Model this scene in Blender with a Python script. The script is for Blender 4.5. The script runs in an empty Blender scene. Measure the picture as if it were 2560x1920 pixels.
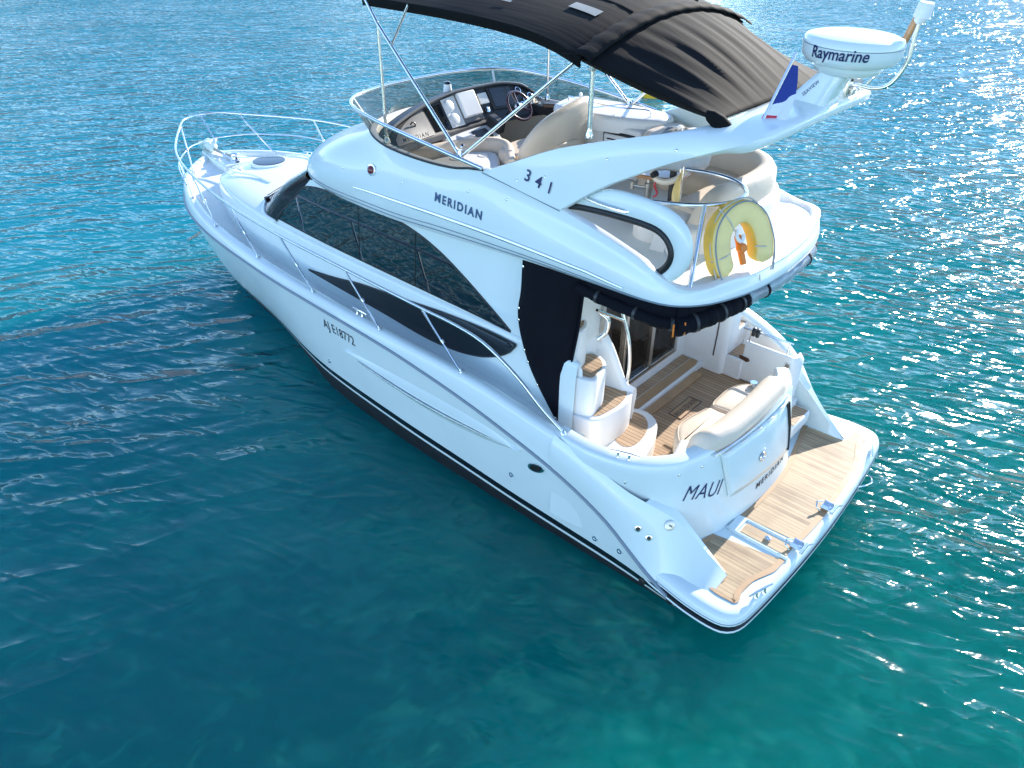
import bpy, bmesh, math, random
import numpy as np
from mathutils import Vector, Matrix
from mathutils.bvhtree import BVHTree
SC = bpy.context.scene
COL = SC.collection
random.seed(7)

# ------------------------------------------------------------------ camera
CAM_LOC = (-1.14276, 6.17529, 5.64787)
YAW, PITCH, ROLL, FPX = -0.842193, 0.589842, -0.006930, 1838.046
_f = np.array([math.cos(YAW)*math.cos(PITCH), math.sin(YAW)*math.cos(PITCH), -math.sin(PITCH)])
_r = np.array([math.sin(YAW), -math.cos(YAW), 0.0])
_d = np.cross(_f, _r)
_r2 = math.cos(ROLL)*_r + math.sin(ROLL)*_d
_d2 = -math.sin(ROLL)*_r + math.cos(ROLL)*_d
cd = bpy.data.cameras.new('camera')
cam = bpy.data.objects.new('camera', cd)
COL.objects.link(cam)
cd.sensor_width = 36.0
cd.lens = 36.0*FPX/2560.0
cd.clip_start = 0.1
cd.clip_end = 6000.0
cam.matrix_world = Matrix(((_r2[0], -_d2[0], -_f[0], CAM_LOC[0]),
                           (_r2[1], -_d2[1], -_f[1], CAM_LOC[1]),
                           (_r2[2], -_d2[2], -_f[2], CAM_LOC[2]),
                           (0, 0, 0, 1)))
SC.camera = cam

# ------------------------------------------------------------------ world, sun, exposure
SUN_EL, SUN_AZ = 21.5, -87.0          # azimuth from +X (bow) towards +Y (port)
w = bpy.data.worlds.new('World')
SC.world = w
w.use_nodes = True
nt = w.node_tree
bg = nt.nodes['Background']
sky = nt.nodes.new('ShaderNodeTexSky')
sky.sky_type = 'NISHITA'
sky.sun_disc = False
sky.sun_elevation = math.radians(SUN_EL)
sky.sun_rotation = math.radians(90.0 - SUN_AZ)
sky.air_density = 0.9
sky.dust_density = 0.0
sky.ozone_density = 2.0
sky.altitude = 1200
nt.links.new(sky.outputs['Color'], bg.inputs['Color'])
bg.inputs['Strength'].default_value = 0.15
sd = bpy.data.lights.new('sun', 'SUN')
sun = bpy.data.objects.new('sun', sd)
COL.objects.link(sun)
sd.energy = 2.9
sd.angle = math.radians(0.5)
sd.color = (1.0, 0.93, 0.82)
_el, _az = math.radians(SUN_EL), math.radians(SUN_AZ)
sdir = Vector((math.cos(_el)*math.cos(_az), math.cos(_el)*math.sin(_az), math.sin(_el)))
sun.rotation_euler = sdir.to_track_quat('Z', 'Y').to_euler()
sun.location = sdir*60
SC.view_settings.view_transform = 'Standard'
SC.view_settings.look = 'None'
SC.view_settings.exposure = 1.72
SC.view_settings.gamma = 1.0
SC.view_settings.use_curve_mapping = False
SC.cycles.max_bounces = 10
SC.cycles.transparent_max_bounces = 16
SC.cycles.sample_clamp_indirect = 6.0

# ------------------------------------------------------------------ materials
def nmat(name):
    m = bpy.data.materials.new(name)
    m.use_nodes = True
    return m, m.node_tree, m.node_tree.nodes['Principled BSDF']

def mat(name, col, rough=0.5, metal=0.0, coat=0.0, var=0.0, vscale=6.0, bump=0.0, bscale=60.0, spec=None):
    m, t, b = nmat(name)
    b.inputs['Base Color'].default_value = (*col, 1)
    b.inputs['Roughness'].default_value = rough
    b.inputs['Metallic'].default_value = metal
    b.inputs['Coat Weight'].default_value = coat
    b.inputs['Coat Roughness'].default_value = 0.04
    if spec is not None:
        b.inputs['Specular IOR Level'].default_value = spec
    tc = t.nodes.new('ShaderNodeTexCoord')
    if var:
        n = t.nodes.new('ShaderNodeTexNoise')
        n.inputs['Scale'].default_value = vscale
        n.inputs['Detail'].default_value = 6
        t.links.new(tc.outputs['Object'], n.inputs['Vector'])
        r = t.nodes.new('ShaderNodeValToRGB')
        r.color_ramp.elements[0].position = 0.3
        r.color_ramp.elements[1].position = 0.7
        r.color_ramp.elements[0].color = (*[max(0, c*(1-var)) for c in col], 1)
        r.color_ramp.elements[1].color = (*[min(1, c*(1+var)) for c in col], 1)
        t.links.new(n.outputs['Fac'], r.inputs['Fac'])
        t.links.new(r.outputs['Color'], b.inputs['Base Color'])
        mr = t.nodes.new('ShaderNodeMapRange')
        mr.inputs['To Min'].default_value = max(0.02, rough*0.75)
        mr.inputs['To Max'].default_value = min(1, rough*1.3)
        t.links.new(n.outputs['Fac'], mr.inputs['Value'])
        t.links.new(mr.outputs['Result'], b.inputs['Roughness'])
    if bump:
        n2 = t.nodes.new('ShaderNodeTexNoise')
        n2.inputs['Scale'].default_value = bscale
        n2.inputs['Detail'].default_value = 4
        t.links.new(tc.outputs['Object'], n2.inputs['Vector'])
        bp = t.nodes.new('ShaderNodeBump')
        bp.inputs['Strength'].default_value = 1.0
        bp.inputs['Distance'].default_value = bump
        t.links.new(n2.outputs['Fac'], bp.inputs['Height'])
        t.links.new(bp.outputs['Normal'], b.inputs['Normal'])
    return m

M = {}
M['gel'] = mat('white_gelcoat', (0.74, 0.815, 0.79), 0.22, coat=0.35, var=0.025, vscale=1.6)
M['liner'] = mat('white_liner', (0.78, 0.77, 0.74), 0.38, coat=0.1, var=0.03, vscale=2.5)
M['nonskid'] = mat('nonskid_deck', (0.72, 0.77, 0.75), 0.62, var=0.04, vscale=3, bump=0.0015, bscale=140)
M['antifoul'] = mat('black_antifouling', (0.010, 0.011, 0.014), 0.55, var=0.35, vscale=9, bump=0.003, bscale=25)
M['bootblack'] = mat('black_boot_stripe', (0.008, 0.009, 0.014), 0.22, coat=0.3)
M['steel'] = mat('stainless_steel', (0.78, 0.80, 0.82), 0.13, metal=1.0, var=0.05, vscale=12)
M['satin'] = mat('satin_metal', (0.62, 0.60, 0.56), 0.3, metal=1.0, var=0.08, vscale=10)
M['rubber'] = mat('black_rubber', (0.012, 0.012, 0.013), 0.45)
M['groove'] = mat('grey_rub_strip', (0.20, 0.25, 0.30), 0.35)
M['navy'] = mat('navy_canvas', (0.0022, 0.0028, 0.007), 0.9, spec=0.2, var=0.3, vscale=3, bump=0.004, bscale=14)
M['cream'] = mat('cream_vinyl', (0.70, 0.58, 0.45), 0.48, var=0.04, vscale=4, bump=0.004, bscale=7)
M['creamgel'] = mat('cream_gelcoat', (0.72, 0.63, 0.50), 0.35, coat=0.15, var=0.03, vscale=3)
M['dash'] = mat('charcoal_dash', (0.028, 0.029, 0.032), 0.42, var=0.15, vscale=8, bump=0.0006, bscale=300)
M['dashgrey'] = mat('grey_dash_panel', (0.17, 0.17, 0.17), 0.4, var=0.08, vscale=6)
M['screen'] = mat('dark_screen', (0.012, 0.014, 0.016), 0.12, coat=0.4)
M['whiteplastic'] = mat('white_plastic', (0.80, 0.80, 0.79), 0.35, var=0.02)
M['wheel'] = mat('mahogany_wheel', (0.06, 0.012, 0.014), 0.2, coat=0.6, var=0.25, vscale=14)
M['ink'] = mat('navy_lettering', (0.012, 0.022, 0.10), 0.4)
M['inkblack'] = mat('black_lettering', (0.015, 0.018, 0.028), 0.4)
M['inkmid'] = mat('blue_grey_lettering', (0.035, 0.085, 0.18), 0.4)
M['yellow'] = mat('pale_yellow_vinyl', (0.88, 0.68, 0.29), 0.7, var=0.06, vscale=5, bump=0.004, bscale=12)
M['amber'] = mat('deep_yellow_fabric', (0.80, 0.50, 0.07), 0.6, var=0.1, vscale=8)
M['orange'] = mat('orange_plastic', (0.75, 0.20, 0.02), 0.35)
M['buoyyellow'] = mat('buoy_yellow', (0.80, 0.47, 0.01), 0.4, var=0.08, vscale=3)
M['flagblue'] = mat('flag_blue', (0.012, 0.035, 0.24), 0.75, bump=0.002, bscale=300)
M['flagwhite'] = mat('flag_white', (0.72, 0.75, 0.80), 0.75, bump=0.002, bscale=300)
M['flagred'] = mat('flag_red', (0.55, 0.03, 0.06), 0.75, bump=0.002, bscale=300)
M['silver'] = mat('silver_cover_fabric', (0.42, 0.45, 0.48), 0.42, var=0.15, vscale=5, bump=0.02, bscale=6)
M['rope'] = mat('pale_rope', (0.55, 0.52, 0.46), 0.8, bump=0.004, bscale=120)
M['chain'] = mat('galvanised_chain', (0.40, 0.39, 0.36), 0.45, metal=0.8, var=0.2, vscale=20)
M['walnut'] = mat('walnut_joinery', (0.10, 0.045, 0.022), 0.35, coat=0.3, var=0.3, vscale=4)
M['curtain'] = mat('grey_curtain', (0.30, 0.28, 0.30), 0.8, var=0.1, vscale=5)
M['brownwood'] = mat('varnished_wood', (0.42, 0.20, 0.07), 0.3, coat=0.5, var=0.2, vscale=10)
M['lampred'] = mat('dark_red_lens', (0.16, 0.008, 0.02), 0.12, coat=0.6)
M['patch'] = mat('pale_canvas_patch', (0.34, 0.33, 0.30), 0.8, var=0.08, bump=0.001, bscale=200)

def glass_dark(name, tint, base=(0.006, 0.010, 0.014), opaque=1.0, rough=0.02):
    m, t, b = nmat(name)
    b.inputs['Base Color'].default_value = (*base, 1)
    b.inputs['Roughness'].default_value = rough
    b.inputs['Specular IOR Level'].default_value = 1.0
    if opaque < 1:
        tr = t.nodes.new('ShaderNodeBsdfTransparent')
        tr.inputs['Color'].default_value = (*tint, 1)
        mx = t.nodes.new('ShaderNodeMixShader')
        mx.inputs['Fac'].default_value = opaque
        t.links.new(tr.outputs['BSDF'], mx.inputs[1])
        t.links.new(b.outputs['BSDF'], mx.inputs[2])
        t.links.new(mx.outputs['Shader'], t.nodes['Material Output'].inputs['Surface'])
    return m
M['glass'] = glass_dark('tinted_window_glass', (0, 0, 0))
M['windscreen'] = glass_dark('dark_windscreen', (0, 0, 0), base=(0.008, 0.009, 0.011), rough=0.12)
M['windscreen'].node_tree.nodes['Principled BSDF'].inputs['Specular IOR Level'].default_value = 0.25
M['smoke'] = glass_dark('smoked_acrylic', (0.60, 0.59, 0.54), base=(0.05, 0.05, 0.045), opaque=0.36, rough=0.04)
M['doorglass'] = glass_dark('door_glass', (0.42, 0.40, 0.38), base=(0.01, 0.01, 0.01), opaque=0.38)
M['vinyl'] = glass_dark('clear_vinyl', (0.80, 0.84, 0.86), base=(0.45, 0.50, 0.54), opaque=0.55, rough=0.07)

def canvas():
    m, t, b = nmat('black_canvas')
    tc = t.nodes.new('ShaderNodeTexCoord')
    mp = t.nodes.new('ShaderNodeMapping')
    mp.inputs['Scale'].default_value = (1.2, 14.0, 3.0)
    n = t.nodes.new('ShaderNodeTexNoise'); n.inputs['Scale'].default_value = 1.0; n.inputs['Detail'].default_value = 5
    t.links.new(tc.outputs['Object'], mp.inputs['Vector']); t.links.new(mp.outputs['Vector'], n.inputs['Vector'])
    r = t.nodes.new('ShaderNodeValToRGB')
    r.color_ramp.elements[0].color = (0.004, 0.004, 0.005, 1); r.color_ramp.elements[0].position = 0.25
    r.color_ramp.elements[1].color = (0.0070, 0.0070, 0.0071, 1); r.color_ramp.elements[1].position = 0.75
    t.links.new(n.outputs['Fac'], r.inputs['Fac']); t.links.new(r.outputs['Color'], b.inputs['Base Color'])
    b.inputs['Roughness'].default_value = 0.8
    b.inputs['Specular IOR Level'].default_value = 0.14
    b.inputs['Sheen Weight'].default_value = 0.02
    b.inputs['Sheen Roughness'].default_value = 0.4
    n2 = t.nodes.new('ShaderNodeTexNoise'); n2.inputs['Scale'].default_value = 1.0; n2.inputs['Detail'].default_value = 3
    mp2 = t.nodes.new('ShaderNodeMapping'); mp2.inputs['Scale'].default_value = (1.5, 11.0, 2.0)
    t.links.new(tc.outputs['Object'], mp2.inputs['Vector']); t.links.new(mp2.outputs['Vector'], n2.inputs['Vector'])
    bp = t.nodes.new('ShaderNodeBump'); bp.inputs['Distance'].default_value = 0.006; bp.inputs['Strength'].default_value = 0.5
    t.links.new(n2.outputs['Fac'], bp.inputs['Height']); t.links.new(bp.outputs['Normal'], b.inputs['Normal'])
    return m
M['canvas'] = canvas()

def teak(name, c0, c1, pitch, axis, seam=0.09, seamcol=(0.035, 0.026, 0.020), weather=0.5):
    """planks run along the axis opposite to `axis`; pitch = plank width in metres"""
    m, t, b = nmat(name)
    L = t.links.new
    tc = t.nodes.new('ShaderNodeTexCoord')
    sp = t.nodes.new('ShaderNodeSeparateXYZ'); L(tc.outputs['Object'], sp.inputs['Vector'])
    src = sp.outputs['Y' if axis == 'Y' else 'X']
    dv = t.nodes.new('ShaderNodeMath'); dv.operation = 'DIVIDE'; dv.inputs[1].default_value = pitch; L(src, dv.inputs[0])
    fr = t.nodes.new('ShaderNodeMath'); fr.operation = 'FRACT'; L(dv.outputs[0], fr.inputs[0])
    lt = t.nodes.new('ShaderNodeMath'); lt.operation = 'LESS_THAN'; lt.inputs[1].default_value = seam; L(fr.outputs[0], lt.inputs[0])
    fl = t.nodes.new('ShaderNodeMath'); fl.operation = 'FLOOR'; L(dv.outputs[0], fl.inputs[0])
    wn = t.nodes.new('ShaderNodeTexWhiteNoise'); wn.noise_dimensions = '1D'; L(fl.outputs[0], wn.inputs['W'])
    mp = t.nodes.new('ShaderNodeMapping')
    mp.inputs['Scale'].default_value = (2.2, 34, 4) if axis == 'Y' else (34, 2.2, 4)
    L(tc.outputs['Object'], mp.inputs['Vector'])
    n = t.nodes.new('ShaderNodeTexNoise'); n.inputs['Scale'].default_value = 1.0; n.inputs['Detail'].default_value = 7; n.inputs['Roughness'].default_value = 0.65
    L(mp.outputs['Vector'], n.inputs['Vector'])
    n3 = t.nodes.new('ShaderNodeTexNoise'); n3.inputs['Scale'].default_value = 2.6; n3.inputs['Detail'].default_value = 3
    L(tc.outputs['Object'], n3.inputs['Vector'])
    a1 = t.nodes.new('ShaderNodeMath'); a1.operation = 'MULTIPLY_ADD'; a1.inputs[1].default_value = 0.30; L(wn.outputs['Value'], a1.inputs[0]); L(n.outputs['Fac'], a1.inputs[2])
    a2 = t.nodes.new('ShaderNodeMath'); a2.operation = 'MULTIPLY_ADD'; a2.inputs[1].default_value = weather; L(n3.outputs['Fac'], a2.inputs[0]); L(a1.outputs[0], a2.inputs[2])
    r = t.nodes.new('ShaderNodeValToRGB')
    lo = 0.33 + weather*0.36; hi = lo + 0.46
    r.color_ramp.elements[0].position = lo; r.color_ramp.elements[0].color = (*c0, 1)
    r.color_ramp.elements[1].position = min(hi, 1); r.color_ramp.elements[1].color = (*c1, 1)
    # the ramp input may pass 1: bring it back
    sc = t.nodes.new('ShaderNodeMath'); sc.operation = 'MULTIPLY'; sc.inputs[1].default_value = 0.92; L(a2.outputs[0], sc.inputs[0])
    L(sc.outputs[0], r.inputs['Fac'])
    mx = t.nodes.new('ShaderNodeMix'); mx.data_type = 'RGBA'
    L(lt.outputs[0], mx.inputs['Factor']); L(r.outputs['Color'], mx.inputs['A']); mx.inputs['B'].default_value = (*seamcol, 1)
    L(mx.outputs['Result'], b.inputs['Base Color'])
    b.inputs['Roughness'].default_value = 0.62
    bp = t.nodes.new('ShaderNodeBump'); bp.inputs['Distance'].default_value = 0.002; bp.inputs['Strength'].default_value = 0.6
    L(n.outputs['Fac'], bp.inputs['Height']); L(bp.outputs['Normal'], b.inputs['Normal'])
    return m
M['teakplat'] = teak('weathered_teak_platform', (0.22, 0.135, 0.07), (0.50, 0.35, 0.20), 0.048, 'Y', seam=0.07, seamcol=(0.13, 0.09, 0.06), weather=0.7)
M['teakcock'] = teak('teak_cockpit_sole', (0.33, 0.195, 0.105), (0.48, 0.32, 0.19), 0.052, 'Y', seam=0.14, seamcol=(0.12, 0.075, 0.05), weather=0.25)
M['teakcross'] = teak('teak_cross_planks', (0.32, 0.195, 0.11), (0.47, 0.32, 0.20), 0.055, 'Y', seam=0.12, seamcol=(0.09, 0.06, 0.04), weather=0.25)
M['teakmargin'] = mat('teak_margin_board', (0.42, 0.255, 0.13), 0.55, var=0.14, vscale=7)
M['teakfloor'] = teak('dark_saloon_floor', (0.10, 0.05, 0.028), (0.17, 0.09, 0.05), 0.09, 'Y', seam=0.05, weather=0.2)

# ------------------------------------------------------------------ mesh helpers
def V(*a):
    return Vector(a if len(a) == 3 else a[0])

def hermite(xs, ys):
    """monotone cubic interpolation through the table"""
    xs = list(xs); ys = list(ys)
    n = len(xs)
    d = [(ys[i+1]-ys[i])/(xs[i+1]-xs[i]) for i in range(n-1)]
    m = [d[0]] + [0.0]*(n-2) + [d[-1]]
    for i in range(1, n-1):
        m[i] = 0.0 if d[i-1]*d[i] <= 0 else 2*d[i-1]*d[i]/(d[i-1]+d[i])
    def f(x):
        if x <= xs[0]: return ys[0]
        if x >= xs[-1]: return ys[-1]
        i = 0
        while x > xs[i+1]: i += 1
        h = xs[i+1]-xs[i]; t = (x-xs[i])/h
        return (ys[i]*(2*t**3-3*t*t+1) + h*m[i]*(t**3-2*t*t+t) + ys[i+1]*(-2*t**3+3*t*t) + h*m[i+1]*(t**3-t*t))
    return f

def cr(pts, n, closed=False):
    """Catmull-Rom through pts, n samples evenly spaced by arc length"""
    P = [Vector(p) for p in pts]
    if closed: P = [P[-1]] + P + [P[0], P[1]]
    else: P = [P[0]*2-P[1]] + P + [P[-1]*2-P[-2]]
    dense = []
    for i in range(1, len(P)-2):
        a, b, c, d = P[i-1:i+3]
        for k in range(16):
            t = k/16
            dense.append(0.5*((2*b)+(c-a)*t+(2*a-5*b+4*c-d)*t*t+(3*b-a-3*c+d)*t**3))
    dense.append(P[-2].copy())
    L = [0.0]
    for i in range(1, len(dense)): L.append(L[-1]+(dense[i]-dense[i-1]).length)
    out = []; j = 0
    m = n if closed else n-1
    for k in range(n):
        s = L[-1]*k/m
        while j < len(L)-2 and L[j+1] < s: j += 1
        t = (s-L[j])/max(1e-9, L[j+1]-L[j])
        out.append(dense[j].lerp(dense[j+1], min(1, max(0, t))))
    return out

class B:
    def __init__(s):
        s.v = []; s.f = []; s.m = []
    def add(s, vs, fs, m=0):
        o = len(s.v)
        s.v += [tuple(x) for x in vs]
        s.f += [tuple(i+o for i in f) for f in fs]
        s.m += [m]*len(fs)
    def grid(s, rows, m=0, cu=False, cv=False, flip=False, rowm=None):
        R = len(rows); Cn = len(rows[0]); o = len(s.v)
        for r in rows: s.v += [tuple(p) for p in r]
        for i in range(R if cv else R-1):
            for j in range(Cn if cu else Cn-1):
                a = o+i*Cn+j; b = o+i*Cn+(j+1) % Cn; c = o+((i+1) % R)*Cn+(j+1) % Cn; d = o+((i+1) % R)*Cn+j
                s.f.append((a, d, c, b) if flip else (a, b, c, d))
                s.m.append(rowm[i] if rowm else m)
    def poly(s, loop, m=0, flip=False):
        n = len(loop); o = len(s.v)
        s.v += [tuple(p) for p in loop]
        f = tuple(range(o, o+n))
        s.f.append(f[::-1] if flip else f); s.m.append(m)
    def prism(s, loop, vec, m=0, mtop=None):
        vec = Vector(vec); n = len(loop)
        a = [Vector(p) for p in loop]; b = [p+vec for p in a]
        s.add(a+b, [tuple((i, (i+1) % n, (i+1) % n+n, i+n)) for i in range(n)], m)
        s.add(a, [tuple(range(n))[::-1]], m)
        s.add(b, [tuple(range(n))], m if mtop is None else mtop)
    def tube(s, path, r, n=10, m=0, closed=False, cap=True):
        P = [Vector(p) for p in path]; N = len(P)
        rr = r if isinstance(r, (list, tuple)) else [r]*N
        T = []
        for i in range(N):
            if closed: t = P[(i+1) % N]-P[i-1]
            else: t = P[min(i+1, N-1)]-P[max(i-1, 0)]
            T.append(t.normalized())
        u = T[0].orthogonal().normalized()
        rows = []
        for i in range(N):
            u = (u-T[i]*u.dot(T[i]))
            u = u.normalized() if u.length > 1e-6 else T[i].orthogonal().normalized()
            w_ = T[i].cross(u)
            rows.append([P[i]+(u*math.cos(2*math.pi*k/n)+w_*math.sin(2*math.pi*k/n))*rr[i] for k in range(n)])
        s.grid(rows, m, cu=True, cv=closed)
        if cap and not closed:
            s.poly(rows[0], m, flip=True); s.poly(rows[-1], m)
    def box(s, c, size, rot=None, m=0):
        c = Vector(c); x, y, z = [k/2 for k in size]
        pts = [Vector((i*x, j*y, k*z)) for k in (-1, 1) for j in (-1, 1) for i in (-1, 1)]
        if rot is not None: pts = [rot @ p for p in pts]
        s.add([c+p for p in pts], [(0, 2, 3, 1), (4, 5, 7, 6), (0, 1, 5, 4), (2, 6, 7, 3), (0, 4, 6, 2), (1, 3, 7, 5)], m)
    def lathe(s, prof, c, axis=(0, 0, 1), n=32, m=0, rowm=None):
        """prof: list of (radius, height)"""
        c = Vector(c); ax = Vector(axis).normalized(); u = ax.orthogonal().normalized(); w_ = ax.cross(u)
        rows = [[c+ax*h+(u*math.cos(2*math.pi*k/n)+w_*math.sin(2*math.pi*k/n))*max(r, 1e-4) for k in range(n)] for r, h in prof]
        s.grid(rows, m, cu=True, rowm=rowm)
        s.poly(rows[0], rowm[0] if rowm else m, flip=True); s.poly(rows[-1], rowm[-1] if rowm else m)
    def puff(s, loop, up, h, r, m=0, k=4):
        """cushion: the loop extruded by h along `up`, its upper edge rounded by r"""
        up = Vector(up).normalized(); P = [Vector(p) for p in loop]; n = len(P)
        cen = sum(P, Vector())/n
        nor = []
        for i in range(n):
            t = (P[(i+1) % n]-P[i-1]).normalized(); q = t.cross(up).normalized()
            if q.dot(P[i]-cen) < 0 and False: q = -q
            nor.append(q)
        area = sum(((P[i]-cen).cross(P[(i+1) % n]-cen)).dot(up) for i in range(n))
        if area < 0: nor = [-q for q in nor]
        rows = [P]
        for j in range(k+1):
            a = j/k*math.pi/2
            off = r*(1-math.cos(a)); hh = h-r+r*math.sin(a)
            rows.append([P[i]-nor[i]*off+up*hh for i in range(n)])
        s.grid(rows, m, cu=True, flip=area < 0)
        s.poly(rows[-1], m, flip=area < 0)
    def build(s, name, mats, parent=None, smooth=True, angle=38, bevel=0, seg=2, sub=0, solid=0, fixn=True):
        me = bpy.data.meshes.new(name)
        me.from_pydata(s.v, [], s.f)
        for mt in (mats if isinstance(mats, (list, tuple)) else [mats]):
            me.materials.append(M[mt] if isinstance(mt, str) else mt)
        me.polygons.foreach_set('material_index', s.m)
        me.update()
        bm = bmesh.new(); bm.from_mesh(me)
        bmesh.ops.remove_doubles(bm, verts=bm.verts, dist=1e-5)
        if fixn: bmesh.ops.recalc_face_normals(bm, faces=bm.faces)
        bm.to_mesh(me); bm.free()
        if smooth:
            me.polygons.foreach_set('use_smooth', [True]*len(me.polygons))
            me.set_sharp_from_angle(angle=math.radians(angle))
        o = bpy.data.objects.new(name, me)
        COL.objects.link(o)
        if parent is not None: o.parent = parent
        if solid:
            md = o.modifiers.new('solid', 'SOLIDIFY'); md.thickness = solid; md.offset = -1
        if bevel:
            md = o.modifiers.new('bevel', 'BEVEL'); md.width = bevel; md.segments = seg; md.limit_method = 'ANGLE'; md.angle_limit = math.radians(40)
        if sub:
            md = o.modifiers.new('sub', 'SUBSURF'); md.levels = sub; md.render_levels = sub
        return o
    def bvh(s):
        return BVHTree.FromPolygons([Vector(p) for p in s.v], s.f)

def empty(name, loc=(0, 0, 0)):
    o = bpy.data.objects.new(name, None); COL.objects.link(o); o.location = loc
    o.empty_display_size = 0.3
    return o

def tag(o, label, cat, group=None, kind=None):
    if label: o['label'] = label
    if cat: o['category'] = cat
    if group: o['group'] = group
    if kind: o['kind'] = kind
    return o

def mir(pts): return [Vector((p[0], -p[1], p[2])) for p in pts]

def lettering(body, origin, U, Vv, height, mat_, parent, bvh=None, bold=0.0, shear=0.0, space=1.0, wscale=1.0, lift=0.004, name='lettering', fit=None):
    """flat letters laid on a surface: origin = lower left, U along the line, Vv up"""
    cu = bpy.data.curves.new('t', 'FONT')
    cu.body = body; cu.size = 1.0; cu.space_character = space; cu.shear = shear; cu.offset = bold
    cu.resolution_u = 3; cu.fill_mode = 'FRONT'
    ob = bpy.data.objects.new('t', cu); COL.objects.link(ob)
    dg = bpy.context.evaluated_depsgraph_get()
    me = bpy.data.meshes.new_from_object(ob.evaluated_get(dg))
    bpy.data.objects.remove(ob); bpy.data.curves.remove(cu)
    U = Vector(U).normalized(); Vv = Vector(Vv); Vv = (Vv-U*Vv.dot(U)).normalized(); N = U.cross(Vv)
    o3 = Vector(origin)
    xs = [v.co.x for v in me.vertices]; ys = [v.co.y for v in me.vertices]
    x0, x1 = min(xs), max(xs); cap = 0.70
    sc = height/cap
    wx = (fit/((x1-x0))) if fit else sc*wscale
    for v in me.vertices:
        p = o3+U*((v.co.x-x0)*wx)+Vv*(v.co.y*sc)
        if bvh is not None:
            loc, nn, idx, dd = bvh.ray_cast(p+N*0.4, -N, 1.2)
            if loc is not None: p = loc
        v.co = p+N*lift
    me.materials.clear(); me.materials.append(M[mat_])
    for pl in me.polygons: pl.material_index = 0
    me.name = name
    o = bpy.data.objects.new(name, me); COL.objects.link(o); o.parent = parent
    return o
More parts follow.
